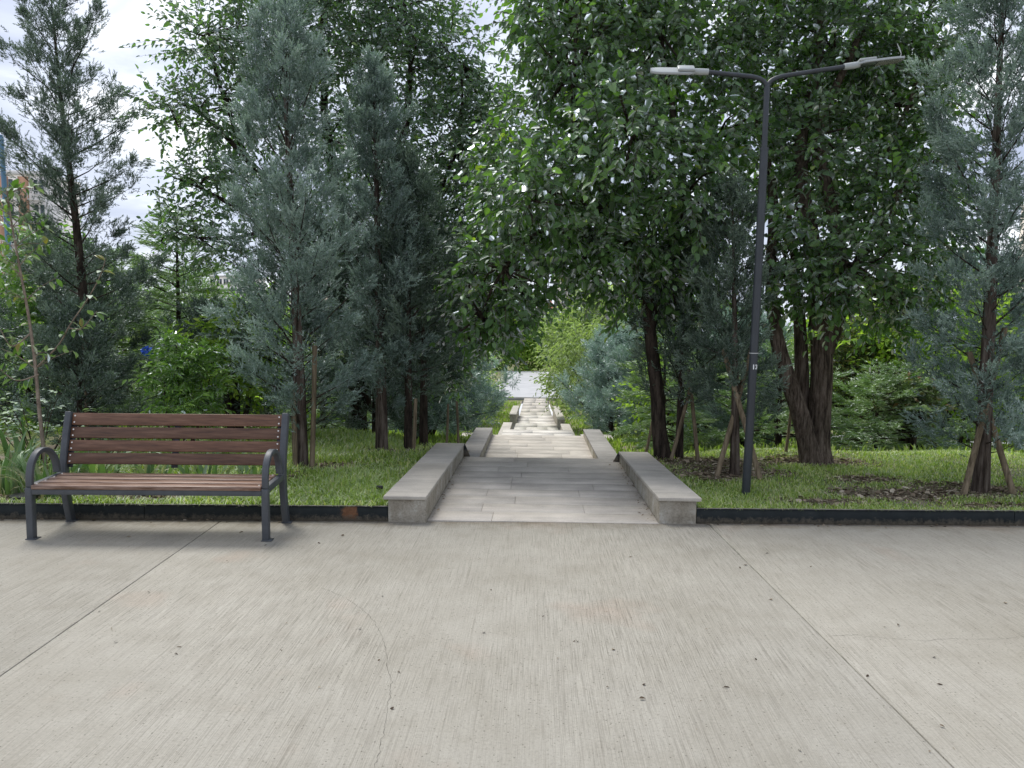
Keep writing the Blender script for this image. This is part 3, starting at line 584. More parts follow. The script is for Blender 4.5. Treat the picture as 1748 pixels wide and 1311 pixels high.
# ------------------------------------------------------------------ lamp post
def lamp():
    r = empty('lamp_post', (1.88, 6.80, .07)); tag(r, 'dark grey two-armed street lamp numbered 13 on the lawn', 'street lamp')
    def T(x, z, y=0): return (x-1.88, y, z-.07)
    b = MB(); b.tube([T(1.88, -.2), T(1.90, .6), T(1.912, 1.2), T(1.932, 2.2), T(1.944, 3.09)], [.037, .0365, .036, .035, .034], 24); b.build('pole', M_POLE, r, smooth=True)
    b = MB(); b.tube([T(1.944, 3.08), T(1.944, 3.105)], [.0365, .0365], 24); b.build('collar', M_POLE, r, smooth=True)
    b = MB(); b.tube([T(1.944, 3.07), T(1.950, 3.60), T(1.951, 3.625)], [.0245, .0245, .02], 20); b.build('upper_pole', M_POLE, r, smooth=True)
    left = arc([(1.950, 3.54), (1.950, 3.60), (1.925, 3.655), (1.86, 3.688), (1.75, 3.705), (1.42, 3.737)], 30)
    right = arc([(1.952, 3.54), (1.952, 3.60), (1.975, 3.655), (2.04, 3.69), (2.15, 3.712), (2.62, 3.782)], 30)
    for pts in (left, right):
        b = MB(); b.tube([T(x, z) for x, z in pts], .0195, 16); b.build('arm', M_POLE, r, smooth=True)
    def head(x, z, ang, roll, flip):
        h = bpy.data.objects.new('lamp_head', None); C.objects.link(h); h.parent = r
        bx = MB(); L_ = .46
        # housing along +x, slim tapered slab
        n = 9; X = np.linspace(.09, L_, n); hw = np.interp(X, [.09, .14, .40, L_], [.035, .062, .060, .040]); 
        V = np.concatenate([np.c_[X, -hw, np.full(n, -.006)], np.c_[X, hw, np.full(n, -.006)], np.c_[X, hw*.92, np.full(n, .014)], np.c_[X, -hw*.92, np.full(n, .014)]])
        i = np.arange(n-1); F = np.concatenate([np.stack([i+j*n, i+1+j*n, i+1+((j+1) % 4)*n, i+((j+1) % 4)*n], 1) for j in range(4)])
        F = np.concatenate([F, [[0, n, 2*n, 3*n], [n-1, 2*n-1, 3*n-1, 4*n-1]]])
        bx.add(V, F)
        M = Matrix.Translation(Vector(T(x, z))) @ (Matrix.Rotation(math.pi, 4, 'Z') if flip else Matrix.Identity(4)) @ Matrix.Rotation(-ang, 4, 'Y') @ Matrix.Rotation(roll, 4, 'X')
        me = bx.mesh('lamp_head', M_WHITE); bpy.data.objects.remove(h)
        h = bpy.data.objects.new('lamp_head', me); link(h, r); h.matrix_local = M; bevel(h, .004)
        b = MB(); b.tube([(-.03, 0, 0), (.05, 0, 0), (.10, 0, .004)], [.026, .028, .024], 14); b.build('spigot', M_WHITE, h, smooth=True)
        b = MB(); b.box(.09, .235, -.045, .045, .0142, .040); bevel(b.build('driver_box', M_WHITE, h), .01)
        b = MB(); b.box(.235, .445, -.050, .050, -.011, -.0062); b.build('led_panel', M_LED, h)
        b = MB(); b.box(.11, .225, -.050, .050, -.013, -.0062); b.build('gear_cover', M_LED, h)
        b = MB()
        for a in range(12):
            for c in range(4): b.box(.243+a*.0167, .253+a*.0167, -.042+c*.023, -.028+c*.023, -.014, -.0111)
        b.build('led_lens', M_LEDC, h)
        return h
    head(1.42, 3.737, rad(1), rad(-38), True)
    h2 = head(2.62, 3.782, rad(7), rad(-4), False)
    b = MB(); b.tube([(.44, 0, .01), (.455, .0, .05), (.445, 0, .09), (.43, 0, .14)], [.004, .003, .006, .002], 6); b.build('frayed_wire', M_TIE, h2)
    b = MB(); zt = 1.343; b.tube([T(1.915, zt-.004), T(1.915, zt+.004)], .0395, 24, cap=False); b.tube([T(1.950, zt, -.01), T(1.985, zt+.002, -.02)], .002, 5); b.tube([T(1.880, zt, -.01), T(1.868, zt+.004, -.03)], .002, 5); b.build('cable_tie', M_TIE, r)
    b = MB(); b.box(.028, .046, -.012, .012, .24, .30); b.build('cable_gland', M_POLE, r)
    cu = bpy.data.curves.new('number', 'FONT'); cu.body = '13'; cu.size = .056; cu.extrude = .0004; cu.align_x = 'CENTER'; cu.offset = .0016
    to = bpy.data.objects.new('tmp', cu); C.objects.link(to); bpy.context.view_layer.update()
    me = bpy.data.meshes.new_from_object(to.evaluated_get(bpy.context.evaluated_depsgraph_get())); bpy.data.objects.remove(to)
    o = bpy.data.objects.new('number', me); me.materials.append(M_DIGIT); link(o, r)
    R = .0368
    for v in me.vertices:
        x, y, z = v.co; a = x/R; v.co = (math.sin(a)*(R+z), -math.cos(a)*(R+z), y)
    o.location = T(1.912, 1.205); o.rotation_euler = (0, rad(-.5), rad(14))
lamp()

# ------------------------------------------------------------------ leaves and trees
LQ = np.array([[0, 1, 2, 3], [0, 3, 4, 5]])
def leaves(b, P, D, Nn, size, width, v, fold=.12):
    """P base, D direction, Nn approx normal; each leaf = two folded pointed halves"""
    D = nrm(D); R = nrm(np.cross(D, Nn)); U = np.cross(R, D); n = len(P)
    s = np.asarray(size).reshape(-1, 1)*np.ones((n, 1)); w = s*np.asarray(width).reshape(-1, 1)
    def q(a, r, u): return P + D*(s*a) + R*(w*r) + U*(s*u)
    V = np.stack([q(0, 0, 0), q(.28, .46, fold), q(.68, .36, fold*.6), q(1, 0, -.10), q(.68, -.36, fold*.6), q(.28, -.46, fold)], 1).reshape(-1, 3)
    F = (LQ[None] + (np.arange(n)*6)[:, None, None]).reshape(-1, 4)
    b.add(V, F, np.repeat(np.broadcast_to(v, (n,)), 6))
def twigs(b, bt, O, D, L, k, leaf, width, rng, droop=.5, vb=None, twist=.5):
    """leafy twigs: O origin, D direction, L length"""
    n = len(O); D = nrm(D); up = np.array([0, 0, 1.])
    side = nrm(np.cross(D, up) + rng.normal(0, .15, (n, 3)))
    for j in range(k):
        t = (j+.6)/k
        pos = O + D*(L*t)[:, None] - up*((L*droop*.35*t*t)[:, None])
        sg = 1 if j % 2 else -1
        ld = D*.55 + side*sg*.8 + rng.normal(0, .28, (n, 3)) - up*droop*rng.uniform(.3, 1.3, (n, 1))
        if j == k-1: ld = D + rng.normal(0, .2, (n, 3)) - up*droop*.5
        nn = up + rng.normal(0, twist, (n, 3)) - D*.2
        sz = leaf*rng.uniform(.65, 1.2, n)*(.75+.35*math.sin(math.pi*min(t+.15, 1)))
        vv = np.clip((vb if vb is not None else 0) + rng.normal(.42, .2, n), 0, 1)
        vv = np.where(rng.random(n) < .012, 1., np.minimum(vv, .93))
        leaves(b, pos, ld, nn, sz, width, vv)
    if bt is not None:                                     # stems
        e1 = O + D*(L*.5)[:, None] - up*((L*droop*.09)[:, None]); e2 = O + D*L[:, None] - up*((L*droop*.35)[:, None])
        nv = np.cross(D, up); nv = nrm(nv)*.0035; uv = up*.0035
        V = np.stack([O-nv, O+nv, O+uv, e1-nv, e1+nv, e1+uv, e2, e2+nv*.5, e2+uv*.5], 1).reshape(-1, 3)
        F0 = np.array([[0, 1, 4, 3], [1, 2, 5, 4], [2, 0, 3, 5], [3, 4, 7, 6], [4, 5, 8, 7], [5, 3, 6, 8]])
        bt.add(V, (F0[None]+(np.arange(n)*9)[:, None, None]).reshape(-1, 4))
def lobes_crown(b, bt, lobes, org, rng, leaf, width, lai, k=9, L=(.30, .60), droop=.5, up=.1, rag=.3, hollow=.45):
    org = np.array(org); area1 = leaf*leaf*width*.55*.9*k
    for lb in lobes:
        c = np.array(lb[:3])-org; r = np.array(lb[3:6])
        n = max(4, int(lai*math.pi*r[0]*r[2]/area1))
        d = nrm(rng.normal(0, 1, (n, 3)))
        # lumpy radius
        A = nrm(rng.normal(0, 1, (7, 3))); bump_ = sum(np.maximum(0, d@a)**4 for a in A)/2.
        rr = rng.random(n)**hollow*(1-rag*.6+rag*bump_)
        ln = rng.uniform(L[0], L[1], n)*min(1, (r.mean()/.5)**.5)
        O = c + d*r*rr[:, None]*.80
        D = d*1.0 + rng.normal(0, .55, (n, 3)) + np.array([0, 0, up])
        twigs(b, bt, O, D, ln, k, leaf, width, rng, droop, vb=rng.normal(0, .12, n))
def in_local(pts, o): return [(p[0]-o[0], p[1]-o[1], p[2]-o[2]) for p in pts]
def smooth_pts(pts, n=14):
    return arc(pts, n)
def sub_limbs(b, lobes, limbs, org, rng, r0=.018):
    ends = np.array([q[:3] for l in limbs for q in l[1:]]); org = np.array(org)
    for lb in lobes:
        c = np.array(lb[:3]); j = np.argmin(((ends-c)**2).sum(1)); s = ends[j]
        for _ in range(4):
            e = c + nrm(rng.normal(0, 1, 3))*np.array(lb[3:6])*.7
            m = (s+e)/2 + rng.normal(0, .08, 3)
            b.tube(arc([s-org, m-org, e-org], 7), np.linspace(r0, .004, 7), 5, cap=False)

def broadleaf(name, label, base, trunk_pts, lobes, limbs, m_leaf, m_bark, seed, leaf, width, lai, seg=24, ridge=.03, rag=.3, droop=.5, L=(.3, .6), k=9, up=.1):
    rng = np.random.default_rng(seed); r = empty(name, base); tag(r, label, 'tree')
    for tp in trunk_pts:
        P = arc([q for q in tp], 26); P[:, :3] -= np.array(base)
        b = MB(); b.tube(P[:, :3], P[:, 3], seg, ridge=ridge, rng=rng, cap=False); b.build('trunk', m_bark, r, smooth=True)
    for l in limbs:
        P = arc(l, 22); P[:, :3] -= np.array(base)
        b = MB(); b.tube(P[:, :3]+rng.normal(0, .006, (22, 3)), np.maximum(P[:, 3], .006), 10, ridge=.03, rng=rng, cap=False); b.build('limb', m_bark, r, smooth=True)
    b = MB(); sub_limbs(b, lobes, limbs, base, rng); b.build('branches', M_BARK_DK, r, smooth=True, kind='stuff')
    b = MB(); bt = MB(); lobes_crown(b, bt, lobes, base, rng, leaf, width, lai, k, L, droop, up, rag)
    b.build('crown', m_leaf, r, kind='stuff'); bt.build('twigs', M_TWIG, r, kind='stuff')
    return r

# twin-stemmed tree on the right
g0 = .06
broadleaf('broadleaf_tree', 'big broadleaf tree with furrowed twin trunk right of the lamp post', (3.11, 8.5, g0),
    [[(3.17, 8.52, -.1, .20), (3.155, 8.5, .05, .160), (3.135, 8.5, .25, .128), (3.135, 8.5, .65, .120), (3.14, 8.5, 1.10, .116), (3.115, 8.5, 1.46, .110)],
     [(3.04, 8.43, -.1, .17), (3.04, 8.43, .05, .135), (3.0, 8.43, .25, .112), (2.90, 8.42, .60, .098), (2.78, 8.41, .92, .088), (2.66, 8.40, 1.25, .082), (2.58, 8.4, 1.55, .07)],
     [(3.02, 8.60, .30, .085), (2.985, 8.62, .7, .080), (2.96, 8.62, 1.1, .074), (2.93, 8.62, 1.5, .068), (2.88, 8.66, 2.1, .05), (2.80, 8.75, 2.8, .03)]],
    CROWN_TWIN, LIMBS_TWIN, M_LEAF, M_BARK, 11, .100, .66, 2.9, 40, .035, .35, .6)
# leaning tree whose crown hangs over the path
broadleaf('broadleaf_tree', 'leaning broadleaf tree whose crown overhangs the path', (1.46, 8.75, g0),
    [[(1.49, 8.75, -.1, .13), (1.47, 8.75, .08, .100), (1.42, 8.74, .40, .080), (1.39, 8.73, .8, .076), (1.33, 8.72, 1.2, .070), (1.27, 8.70, 1.63, .062)]],
    CROWN_OVER, LIMBS_OVER, M_LEAF, M_BARK_DK, 12, .110, .64, 3.2, 20, .03, .4, .75)
# tall tree behind the two cypresses
broadleaf('broadleaf_tree', 'tall broadleaf tree behind the blue cypresses left of the path', (-2.95, 12.6, -.6),
    [[(-2.95, 12.6, -.8, .19), (-2.93, 12.6, 0, .15), (-2.9, 12.6, .5, .14)]],
    CROWN_LEFT, LIMBS_LEFT, M_LEAF_L, M_BARK_DK, 13, .105, .52, 2.3, 14, .03, .45, .45, (.4, .75), 10, .25)

# conifers
def frond_template(rng, n=18, w=.055, ang=42, flat=0.):
    V = []; F = []; k = 0
    for i in range(n):
        t = .04+.96*i/(n-1); az = i*2.4+rng.normal(0, .3); a = rad(ang)*(1-.5*t)+rng.normal(0, .1); L = (.42-.22*t)*rng.uniform(.75, 1.2)
        s = math.sin(a); d = np.array([math.cos(a), s*math.cos(az), s*math.sin(az)*(1-flat)]); d /= np.linalg.norm(d)
        p = np.array([t*.8, 0, 0.]); sd = nrm(np.cross(d, rng.normal(0, 1, 3)))*w/2
        V += [p, p+d*L*.45+sd, p+d*L, p+d*L*.45-sd]; F.append([k, k+1, k+2, k+3]); k += 4
    V += [np.array([0, 0, -w*.3]), np.array([0, 0, w*.3]), np.array([1, 0, w*.15]), np.array([1., 0, -w*.15])]; F.append([k, k+1, k+2, k+3])
    return np.array(V), np.array(F)
TR = np.random.default_rng(77)
FR_CY = [frond_template(TR, 10, .085, 40) for _ in range(6)]
FR_SP = [frond_template(TR, 14, .048, 58, .0) for _ in range(4)]
FR_CE = [frond_template(TR, 15, .046, 62, .75) for _ in range(4)]
FR_FAR = [frond_template(TR, 9, .12, 45) for _ in range(3)]
def place_fronds(b, T, P, D, size, v, rng):
    D = nrm(D); n = len(P); R = nrm(np.cross(D, rng.normal(0, 1, (n, 3)))) ; U = np.cross(R, D)
    which = rng.integers(0, len(T), n)
    for i, (TV, TF) in enumerate(T):
        m = which == i
        if not m.any(): continue
        p, d, r, u, s = P[m], D[m], R[m], U[m], size[m][:, None, None]
        V = p[:, None] + (TV[None, :, 0:1]*d[:, None] + TV[None, :, 1:2]*r[:, None] + TV[None, :, 2:3]*u[:, None])*s
        F = (TF[None] + (np.arange(m.sum())*len(TV))[:, None, None]).reshape(-1, 4)
        tipv = np.clip(TV[:, 0]*.18, 0, .18)
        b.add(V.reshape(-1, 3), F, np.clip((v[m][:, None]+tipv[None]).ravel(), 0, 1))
def place_flat(b, T, P, D, size, v, rng):
    """fronds lying level (cedar plates)"""
    D = nrm(D); n = len(P); up = np.array([0, 0, 1.]) + rng.normal(0, .15, (n, 3)); R = nrm(np.cross(D, up)); U = np.cross(R, D)
    which = rng.integers(0, len(T), n)
    for i, (TV, TF) in enumerate(T):
        m = which == i
        if not m.any(): continue
        V = P[m][:, None] + (TV[None, :, 0:1]*D[m][:, None] + TV[None, :, 1:2]*R[m][:, None] + TV[None, :, 2:3]*U[m][:, None])*size[m][:, None, None]
        F = (TF[None] + (np.arange(m.sum())*len(TV))[:, None, None]).reshape(-1, 4)
        b.add(V.reshape(-1, 3), F, np.clip(np.repeat(v[m], len(TV)), 0, 1))

def conifer_parts(H, z0, R, seed, nb=90, nf=4000, fs=.21, elev=(20, 60), kind='cy', lean=(0, 0), tr=.07, rprof=None, plume=.19, squash=1., curve=None):
    """meshes of a conifer standing at the origin"""
    rng = np.random.default_rng(seed); up = np.array([0, 0, 1.])
    tp = np.array([[0, 0, -.15], [lean[0]*.15, lean[1]*.15, H*.25], [lean[0]*.45, lean[1]*.45, H*.55], [lean[0], lean[1], H]])
    if curve is not None: tp = np.array(curve, float)
    TP = arc(tp, 26); rad_ = np.interp(TP[:, 2], [-.15, 0, .3, H*.6, H], [tr*1.35, tr*1.12, tr, tr*.5, .006])
    tb = MB(); tb.tube(TP, rad_, 14, ridge=.05, rng=rng, cap=False)
    rp = rprof or [(0, .55), (.12, .95), (.3, 1.), (.55, .75), (.8, .42), (.93, .2), (1, .06)]
    px, py = zip(*rp)
    bb = MB(); fb = MB(); Ls = []
    br = []
    for i in range(nb):
        t = (i+rng.random())/nb; t = t**.92
        z = z0+(H-z0)*t; o = np.array([np.interp(z, TP[:, 2], TP[:, 0]), np.interp(z, TP[:, 2], TP[:, 1]), z])
        L = R*np.interp(t, px, py)*rng.uniform(.55, 1.18)
        az = i*2.399+rng.normal(0, .35); el = rad(elev[0]+(elev[1]-elev[0])*t+rng.normal(0, 7))
        d = np.array([math.cos(az)*math.cos(el), math.sin(az)*math.cos(el)*squash, math.sin(el)])
        L /= max(math.cos(el), .45)*1.0
        P = []
        for s in np.linspace(0, 1, 6):
            lift = (.12*L*s*s if kind == 'cy' else (-.06*L*s*s))
            P.append(o+d*L*s+up*lift+rng.normal(0, .012, 3)*s)
        P = np.array(P); br.append((P, d, L)); Ls.append(L)
        bb.tube(P, np.linspace(max(.005, min(.018, L*.015)), .002, 6), 5, cap=False)
    Ls = np.array(Ls); share = (Ls+.05)/np.sum(Ls+.05)
    T = {'cy': FR_CY, 'sp': FR_SP, 'ce': FR_CE, 'far': FR_FAR}[kind]
    for (P, d, L), sh in zip(br, share):
        n = max(3, int(nf*sh)); bv = rng.normal(0, .10)
        if kind == 'ce':
            s = rng.random(n)**.7*.88+.12; i = np.minimum((s*5).astype(int), 4); f = (s*5-i)[:, None]; base = P[i]*(1-f)+P[i+1]*f
            side = nrm(np.cross(d, up)); lat = rng.uniform(-1, 1, n)*L*.34*(1.05-s)
            pos = base+side[None]*lat[:, None]+up*rng.normal(0, .018, n)[:, None]
            D = d[None]*1.0+side[None]*(np.sign(lat)*.8)[:, None]+rng.normal(0, .25, (n, 3)); D[:, 2] += -.05
            place_flat(fb, T, pos, D, fs*rng.uniform(.6, 1.15, n)*min(1., .5+L), np.clip(rng.normal(.45, .2, n)+bv, 0, 1), rng)
            continue
        npl = max(2, int(L/plume*1.3)); ps = rng.uniform(.10, 1.0, npl); ps[0] = 1.
        i = np.minimum((ps*5).astype(int), 4); f = (ps*5-i)[:, None]; pb = P[i]*(1-f)+P[i+1]*f
        off = nrm(rng.normal(0, 1, (npl, 3))); pd = nrm(d[None]*1.1+off*.75+up*.55)
        pl = plume*rng.uniform(.7, 1.6, npl)*(1.25-.5*ps)*min(1., .30+L/.55*min(1., 2.9/H+.3))
        w = rng.integers(0, npl, n); t = rng.random(n)
        pos = pb[w]+pd[w]*(pl[w]*t*1.3)[:, None]+rng.normal(0, 1, (n, 3))*(pl[w]*.34*(1.15-t*.85))[:, None]
        D = pd[w]*1.1+nrm(rng.normal(0, 1, (n, 3)))*.75
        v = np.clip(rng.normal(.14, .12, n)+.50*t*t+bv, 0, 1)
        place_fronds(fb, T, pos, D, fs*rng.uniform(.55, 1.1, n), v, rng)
    return tb, bb, fb
def conifer(name, label, base, H, z0, R, seed, m_leaf, m_bark, group=None, **k):
    r = empty(name, base); tag(r, label, 'tree', group)
    tb, bb, fb = conifer_parts(H, z0, R, seed, **k)
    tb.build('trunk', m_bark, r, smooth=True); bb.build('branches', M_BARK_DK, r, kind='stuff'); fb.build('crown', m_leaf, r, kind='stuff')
    return r
def dup(root, loc, rz, sc, label, group=None):
    c = root.copy(); C.objects.link(c); c.location = loc; c.rotation_euler = (0, 0, rz); c.scale = (sc, sc, sc); c['label'] = label
    if group: c['group'] = group
    elif 'group' in c: del c['group']
    for ch in list(root.children):
        d = ch.copy(); C.objects.link(d); d.parent = c
    return c
def gz(x, y): return float(terrain(x, y))

CY = 'blue_cypress_tree'
conifer(CY, 'tall blue-green cypress directly behind the right end of the bench', (-2.40, 7.8, .07), 4.62, .30, .62, 21, M_CYPRESS, M_BARK_RED, nb=84, nf=11000, fs=.120, lean=(-.22, .2), elev=(22, 66), tr=.065,
    rprof=[(0, .62), (.1, .95), (.25, 1.), (.45, .88), (.62, .72), (.8, .50), (.92, .26), (1, .05)])
conifer(CY, 'slender blue-green cypress between the bench cypress and the path', (-1.77, 8.82, .07), 4.42, .42, .42, 22, M_CYPRESS, M_BARK_RED, nb=78, nf=8500, fs=.120, lean=(-.10, .1), elev=(26, 68), tr=.065,
    rprof=[(0, .6), (.1, 1.), (.3, 1.), (.5, .82), (.7, .62), (.85, .38), (1, .05)])
conifer(CY, 'open grey-green cypress against the sky at the far left', (-5.60, 9.5, .05), 5.50, .25, .84, 23, M_CYPRESS_DK, M_BARK_DK, nb=84, nf=12500, fs=.12, elev=(8, 48), tr=.075, plume=.17,
    curve=[(0, 0, -.2), (-.02, 0, 1.2), (-.10, 0, 2.6), (-.26, .05, 4.1), (-.38, .1, 5.50)],
    rprof=[(0, 1.1), (.15, 1.1), (.3, .9), (.45, .95), (.6, .85), (.75, .60), (.88, .30), (1, .06)])
conifer(CY, 'tall grey-blue cypress propped by two stakes at the right edge', (4.10, 7.08, .08), 5.1, .28, .60, 24, M_CYPRESS, M_BARK_RED, nb=96, nf=12500, fs=.12, elev=(14, 55), tr=.072, lean=(-.02, .1),
    rprof=[(0, .8), (.12, 1.), (.3, .95), (.5, .85), (.7, .68), (.85, .45), (1, .1)])
conifer(CY, 'thin sparse cypress with stakes just behind the lamp post', (2.03, 7.75, .08), 2.85, .45, .31, 25, M_CYPRESS_DK, M_BARK_RED, nb=64, nf=3800, fs=.125, elev=(12, 58), tr=.048, lean=(-.10, .05),
    rprof=[(0, .6), (.12, 1.), (.35, .95), (.6, .75), (.8, .5), (1, .08)])
conifer(CY, 'dark staked cypress between the leaning tree and the lamp post', (1.66, 8.75, .07), 2.5, .5, .52, 26, M_CYPRESS_DK, M_BARK_DK, nb=55, nf=2200, fs=.19, tr=.042)
conifer(CY, 'dark cypress in the shade just left of the second wall', (-1.48, 8.95, .07), 3.3, .62, .50, 27, M_CYPRESS_DK, M_BARK_DK, nb=60, nf=2400, fs=.20, tr=.05)
conifer(CY, 'shaded cypress with twin stakes beside the left wall of the steps', (-1.60, 11.0, -.15), 3.2, .75, .50, 28, M_CYPRESS_DK, M_BARK_DK, nb=60, nf=2200, fs=.22, tr=.06)
proto_sp = conifer('blue_spruce_tree', 'silvery blue conifer leaning over the left side of the steps', (-1.95, 18.2, gz(-1.95, 18.2)), 2.7, .2, 1.15, 31, M_SPRUCE, M_BARK_DK, nb=70, nf=3200, fs=.36, elev=(8, 50), kind='sp', tr=.07)
proto_ce = conifer('cedar_tree', 'small light-green layered cedar behind the twin-trunked tree', (4.86, 11.0, gz(4.86, 11)), 1.28, .12, .95, 32, M_CEDAR, M_BARK_DK, nb=46, nf=1500, fs=.20, elev=(-2, 30), kind='ce', tr=.035,
    rprof=[(0, .9), (.2, 1.), (.5, .7), (.8, .35), (1, .06)])
proto_cd = conifer('cedar_tree', 'tall dark layered cedar between the two left-hand cypresses', (-5.62, 12.0, gz(-5.6, 12)), 3.6, .3, 1.35, 33, M_CEDAR, M_BARK_DK, nb=60, nf=2400, fs=.26, elev=(-5, 32), kind='ce', tr=.06)
proto_dk = conifer('cypress_tree', 'dark dense conifer behind the bench cypress', (-3.35, 10.8, gz(-3.35, 10.8)), 2.9, .1, 1.0, 34, M_CYPRESS_DK, M_BARK_DK, nb=60, nf=2600, fs=.24, elev=(8, 50), tr=.06)

# more conifers on the slope, each where the photograph shows one
for src, x, y, rz, sc, lab in [
    (proto_dk, -6.9, 11.6, 1.0, .95, 'low dark conifer left of the open grey cypress'),
    (proto_dk, -4.6, 10.6, 2.0, .62, 'low blue-green conifer behind the bright green bush'),
    (proto_dk, -2.55, 12.2, 3.0, 1.0, 'shaded conifer seen between the two blue cypresses'),
    (proto_dk, -5.3, 8.75, 4.2, .56, 'low blue-green conifer just behind the sapling'),
    (proto_dk, -7.8, 10.4, 4.0, .75, 'blue-green conifer cut by the left edge of the picture'),
    (proto_dk, -.95-1.3, 14.6, 5.0, 1.0, 'dark conifer deep behind the slender cypress'),
    (proto_sp, -2.3, 15.2, 2.2, .80, 'smaller blue conifer nearer the second wall on the left'),
    (proto_sp, 2.5, 16.0, 1.2, .92, 'blue-grey spruce right of the steps below the leaning tree'),
    (proto_sp, 2.2, 22.0, 3.2, 1.05, 'pale blue spruce farther down on the right of the steps'),
    (proto_sp, 3.4, 12.6, .4, .80, 'blue-green spruce behind the thin staked cypress'),
    (proto_cd, 1.95, 11.6, .5, .62, 'dark layered cedar just right of the second wall'),
    (proto_cd, 2.75, 13.0, 2.5, .72, 'tall layered cedar between spruce and leaning trunk'),
    (proto_ce, 3.55, 11.2, 1.8, 1.25, 'light cedar seen between lamp post and twin trunk'),
    (proto_ce, 5.75, 12.0, 3.3, 1.15, 'light cedar behind the dark stump-like trunk'),
    (proto_cd, 9.3, 13.6, 1.1, .80, 'green cedar behind the right-edge cypress'),
    (proto_sp, 8.6, 15.5, 2.6, 1.25, 'deep blue spruce beyond the little road on the right'),
    (proto_dk, 9.6, 11.5, 2.0, 1.2, 'dark conifer cut by the right edge of the picture'),
    (proto_cd, -8.4, 15.5, 3.0, 1.05, 'layered cedar beyond the open cypress at left'),
    (proto_cd, -4.6, 16.5, 1.0, 1.0, 'green cedar under the distant street lamp'),
]:
    dup(src, (x, y, gz(x, y)-.03), rz, sc, lab)

# small broadleaves and shrubs built from lobes
def shrub(name, label, base, lobes, m, seed, leaf, width, lai, stem=.03, k=8, L=(.2, .4), droop=.4, up=.3, cat='shrub', group=None, rag=.4):
    rng = np.random.default_rng(seed); r = empty(name, base); tag(r, label, cat, group); org = np.array(base)
    b = MB()
    for lb in lobes:
        c = np.array(lb[:3])-org
        b.tube(arc([(rng.normal(0, .03), rng.normal(0, .03), -.1), c*.45+rng.normal(0, .05, 3)*c[2], c], 8), np.linspace(stem, stem*.25, 8), 6, cap=False)
    b.build('trunk' if cat == 'tree' else 'stems', M_BARK_DK, r, smooth=True)
    b = MB(); lobes_crown(b, None, lobes, base, rng, leaf, width, lai, k, L, droop, up, rag); b.build('crown' if cat == 'tree' else 'foliage', m, r, kind='stuff')
    return r
shrub('green_bush', 'bright green leafy bush behind the bench back, below the blue scrap', (-3.85, 8.3, .07), CROWN_SMALL_BUSH, M_SHRUB, 41, .085, .42, 3.2, .02, 9, (.2, .42), .6)
def ball(x, y, z, rx, rz): return [x, y, z, rx, rx, rz]
def blob_tree(name, label, x, y, h, w, m, seed, leaf, lai=3., group=None, n=7, k=7, trunk=.06, width=.55, low=.35):
    rng = np.random.default_rng(seed); z = gz(x, y); lb = []
    for i in range(n):
        t = (i+.5)/n; a = i*2.4; rr = w*.5*math.sin(math.pi*min(.95, t*.8+.22))
        lb.append([x+math.cos(a)*rr*.6, y+math.sin(a)*rr*.6, z+h*(low+(1-low)*t*.92), w*.34*rng.uniform(.8, 1.2), w*.34, h*.17*rng.uniform(.8, 1.3)])
    return shrub(name, label, (x, y, z), lb, m, seed, leaf, width, lai, trunk, k, (leaf*3, leaf*5), .3, .2, 'tree', group)
blob_tree('leafy_tree', 'bright yellow-green tree seen left of the right-edge cypress', 8.4, 17.2, 3.3, 3.4, M_BRIGHT, 51, .17, 2.6)
blob_tree('pine_tree', 'olive pine with brown needles behind the light cedar', 5.9, 14.2, 2.2, 2.0, M_PINE, 52, .12, 3.2, width=.2)
blob_tree('leafy_tree', 'pale olive tree arching over the foot of the path', 2.7, 33.0, 6.0, 5.4, M_OLIVE, 53, .20, 3.0, low=.2)
blob_tree('leafy_tree', 'olive-leaved tree left of the lower path, above the silvery conifer', -4.3, 36.0, 5.4, 4.8, M_OLIVE, 54, .20, 3.0, low=.15)
blob_tree('leafy_tree', 'bright green tree just right of the lower path', 5.2, 46.0, 8.0, 7.4, M_BRIGHT, 55, .28, 2.8, low=.1)
blob_tree('leafy_tree', 'bright green sapling between the bush and the bench cypress', -4.15, 10.4, 1.75, 1.1, M_BRIGHT, 56, .11, 2.2)
blob_tree('leafy_tree', 'bright yellow-green shrubby tree between the twin trunk and right-edge cypress', 6.8, 13.4, 2.9, 2.8, M_BRIGHT, 571, .13, 2.8)
blob_tree('leafy_tree', 'fresh green shrubby tree low behind the leaning trunk', 2.6, 14.6, 1.7, 1.5, M_BRIGHT, 572, .12, 2.4)
blob_tree('leafy_tree', 'fresh green shrubby tree just right of the slender cypress foot', -2.4, 16.8, 2.2, 1.6, M_SHRUB, 573, .13, 2.4)
blob_tree('leafy_tree', 'soft green feathery tree at the left edge behind the sapling', -8.0, 12.5, 3.2, 2.2, M_SHRUB, 57, .12, 3.0)
blob_tree('leafy_tree', 'dark-trunked low tree between the light cedar and right-edge cypress', 5.35, 11.05, 1.0, .9, M_PINE, 58, .09, 2.5, trunk=.085, low=.6)

# overhanging narrow-leaved branch tree over the steps
shrub('narrow_leaved_tree', 'tree with narrow dark leaves drooping over the lower steps', (3.0, 27.0, gz(3., 27.)),
      [ball(1.9, 26.5, 1.0, 1.1, .7), ball(1.1, 26.4, .45, .8, .5), ball(.62, 26.2, -.15, .28, .26), ball(2.4, 27, .2, 1.1, .7), ball(1.5, 26.5, -.35, .4, .3), ball(3.2, 27, 1.2, 1.2, .9), ball(3.3, 27, -.5, 1.2, .9)], M_OLIVE, 59, .20, .24, 2.4, .07, 8, (.6, 1.2), .8, 0, 'tree')

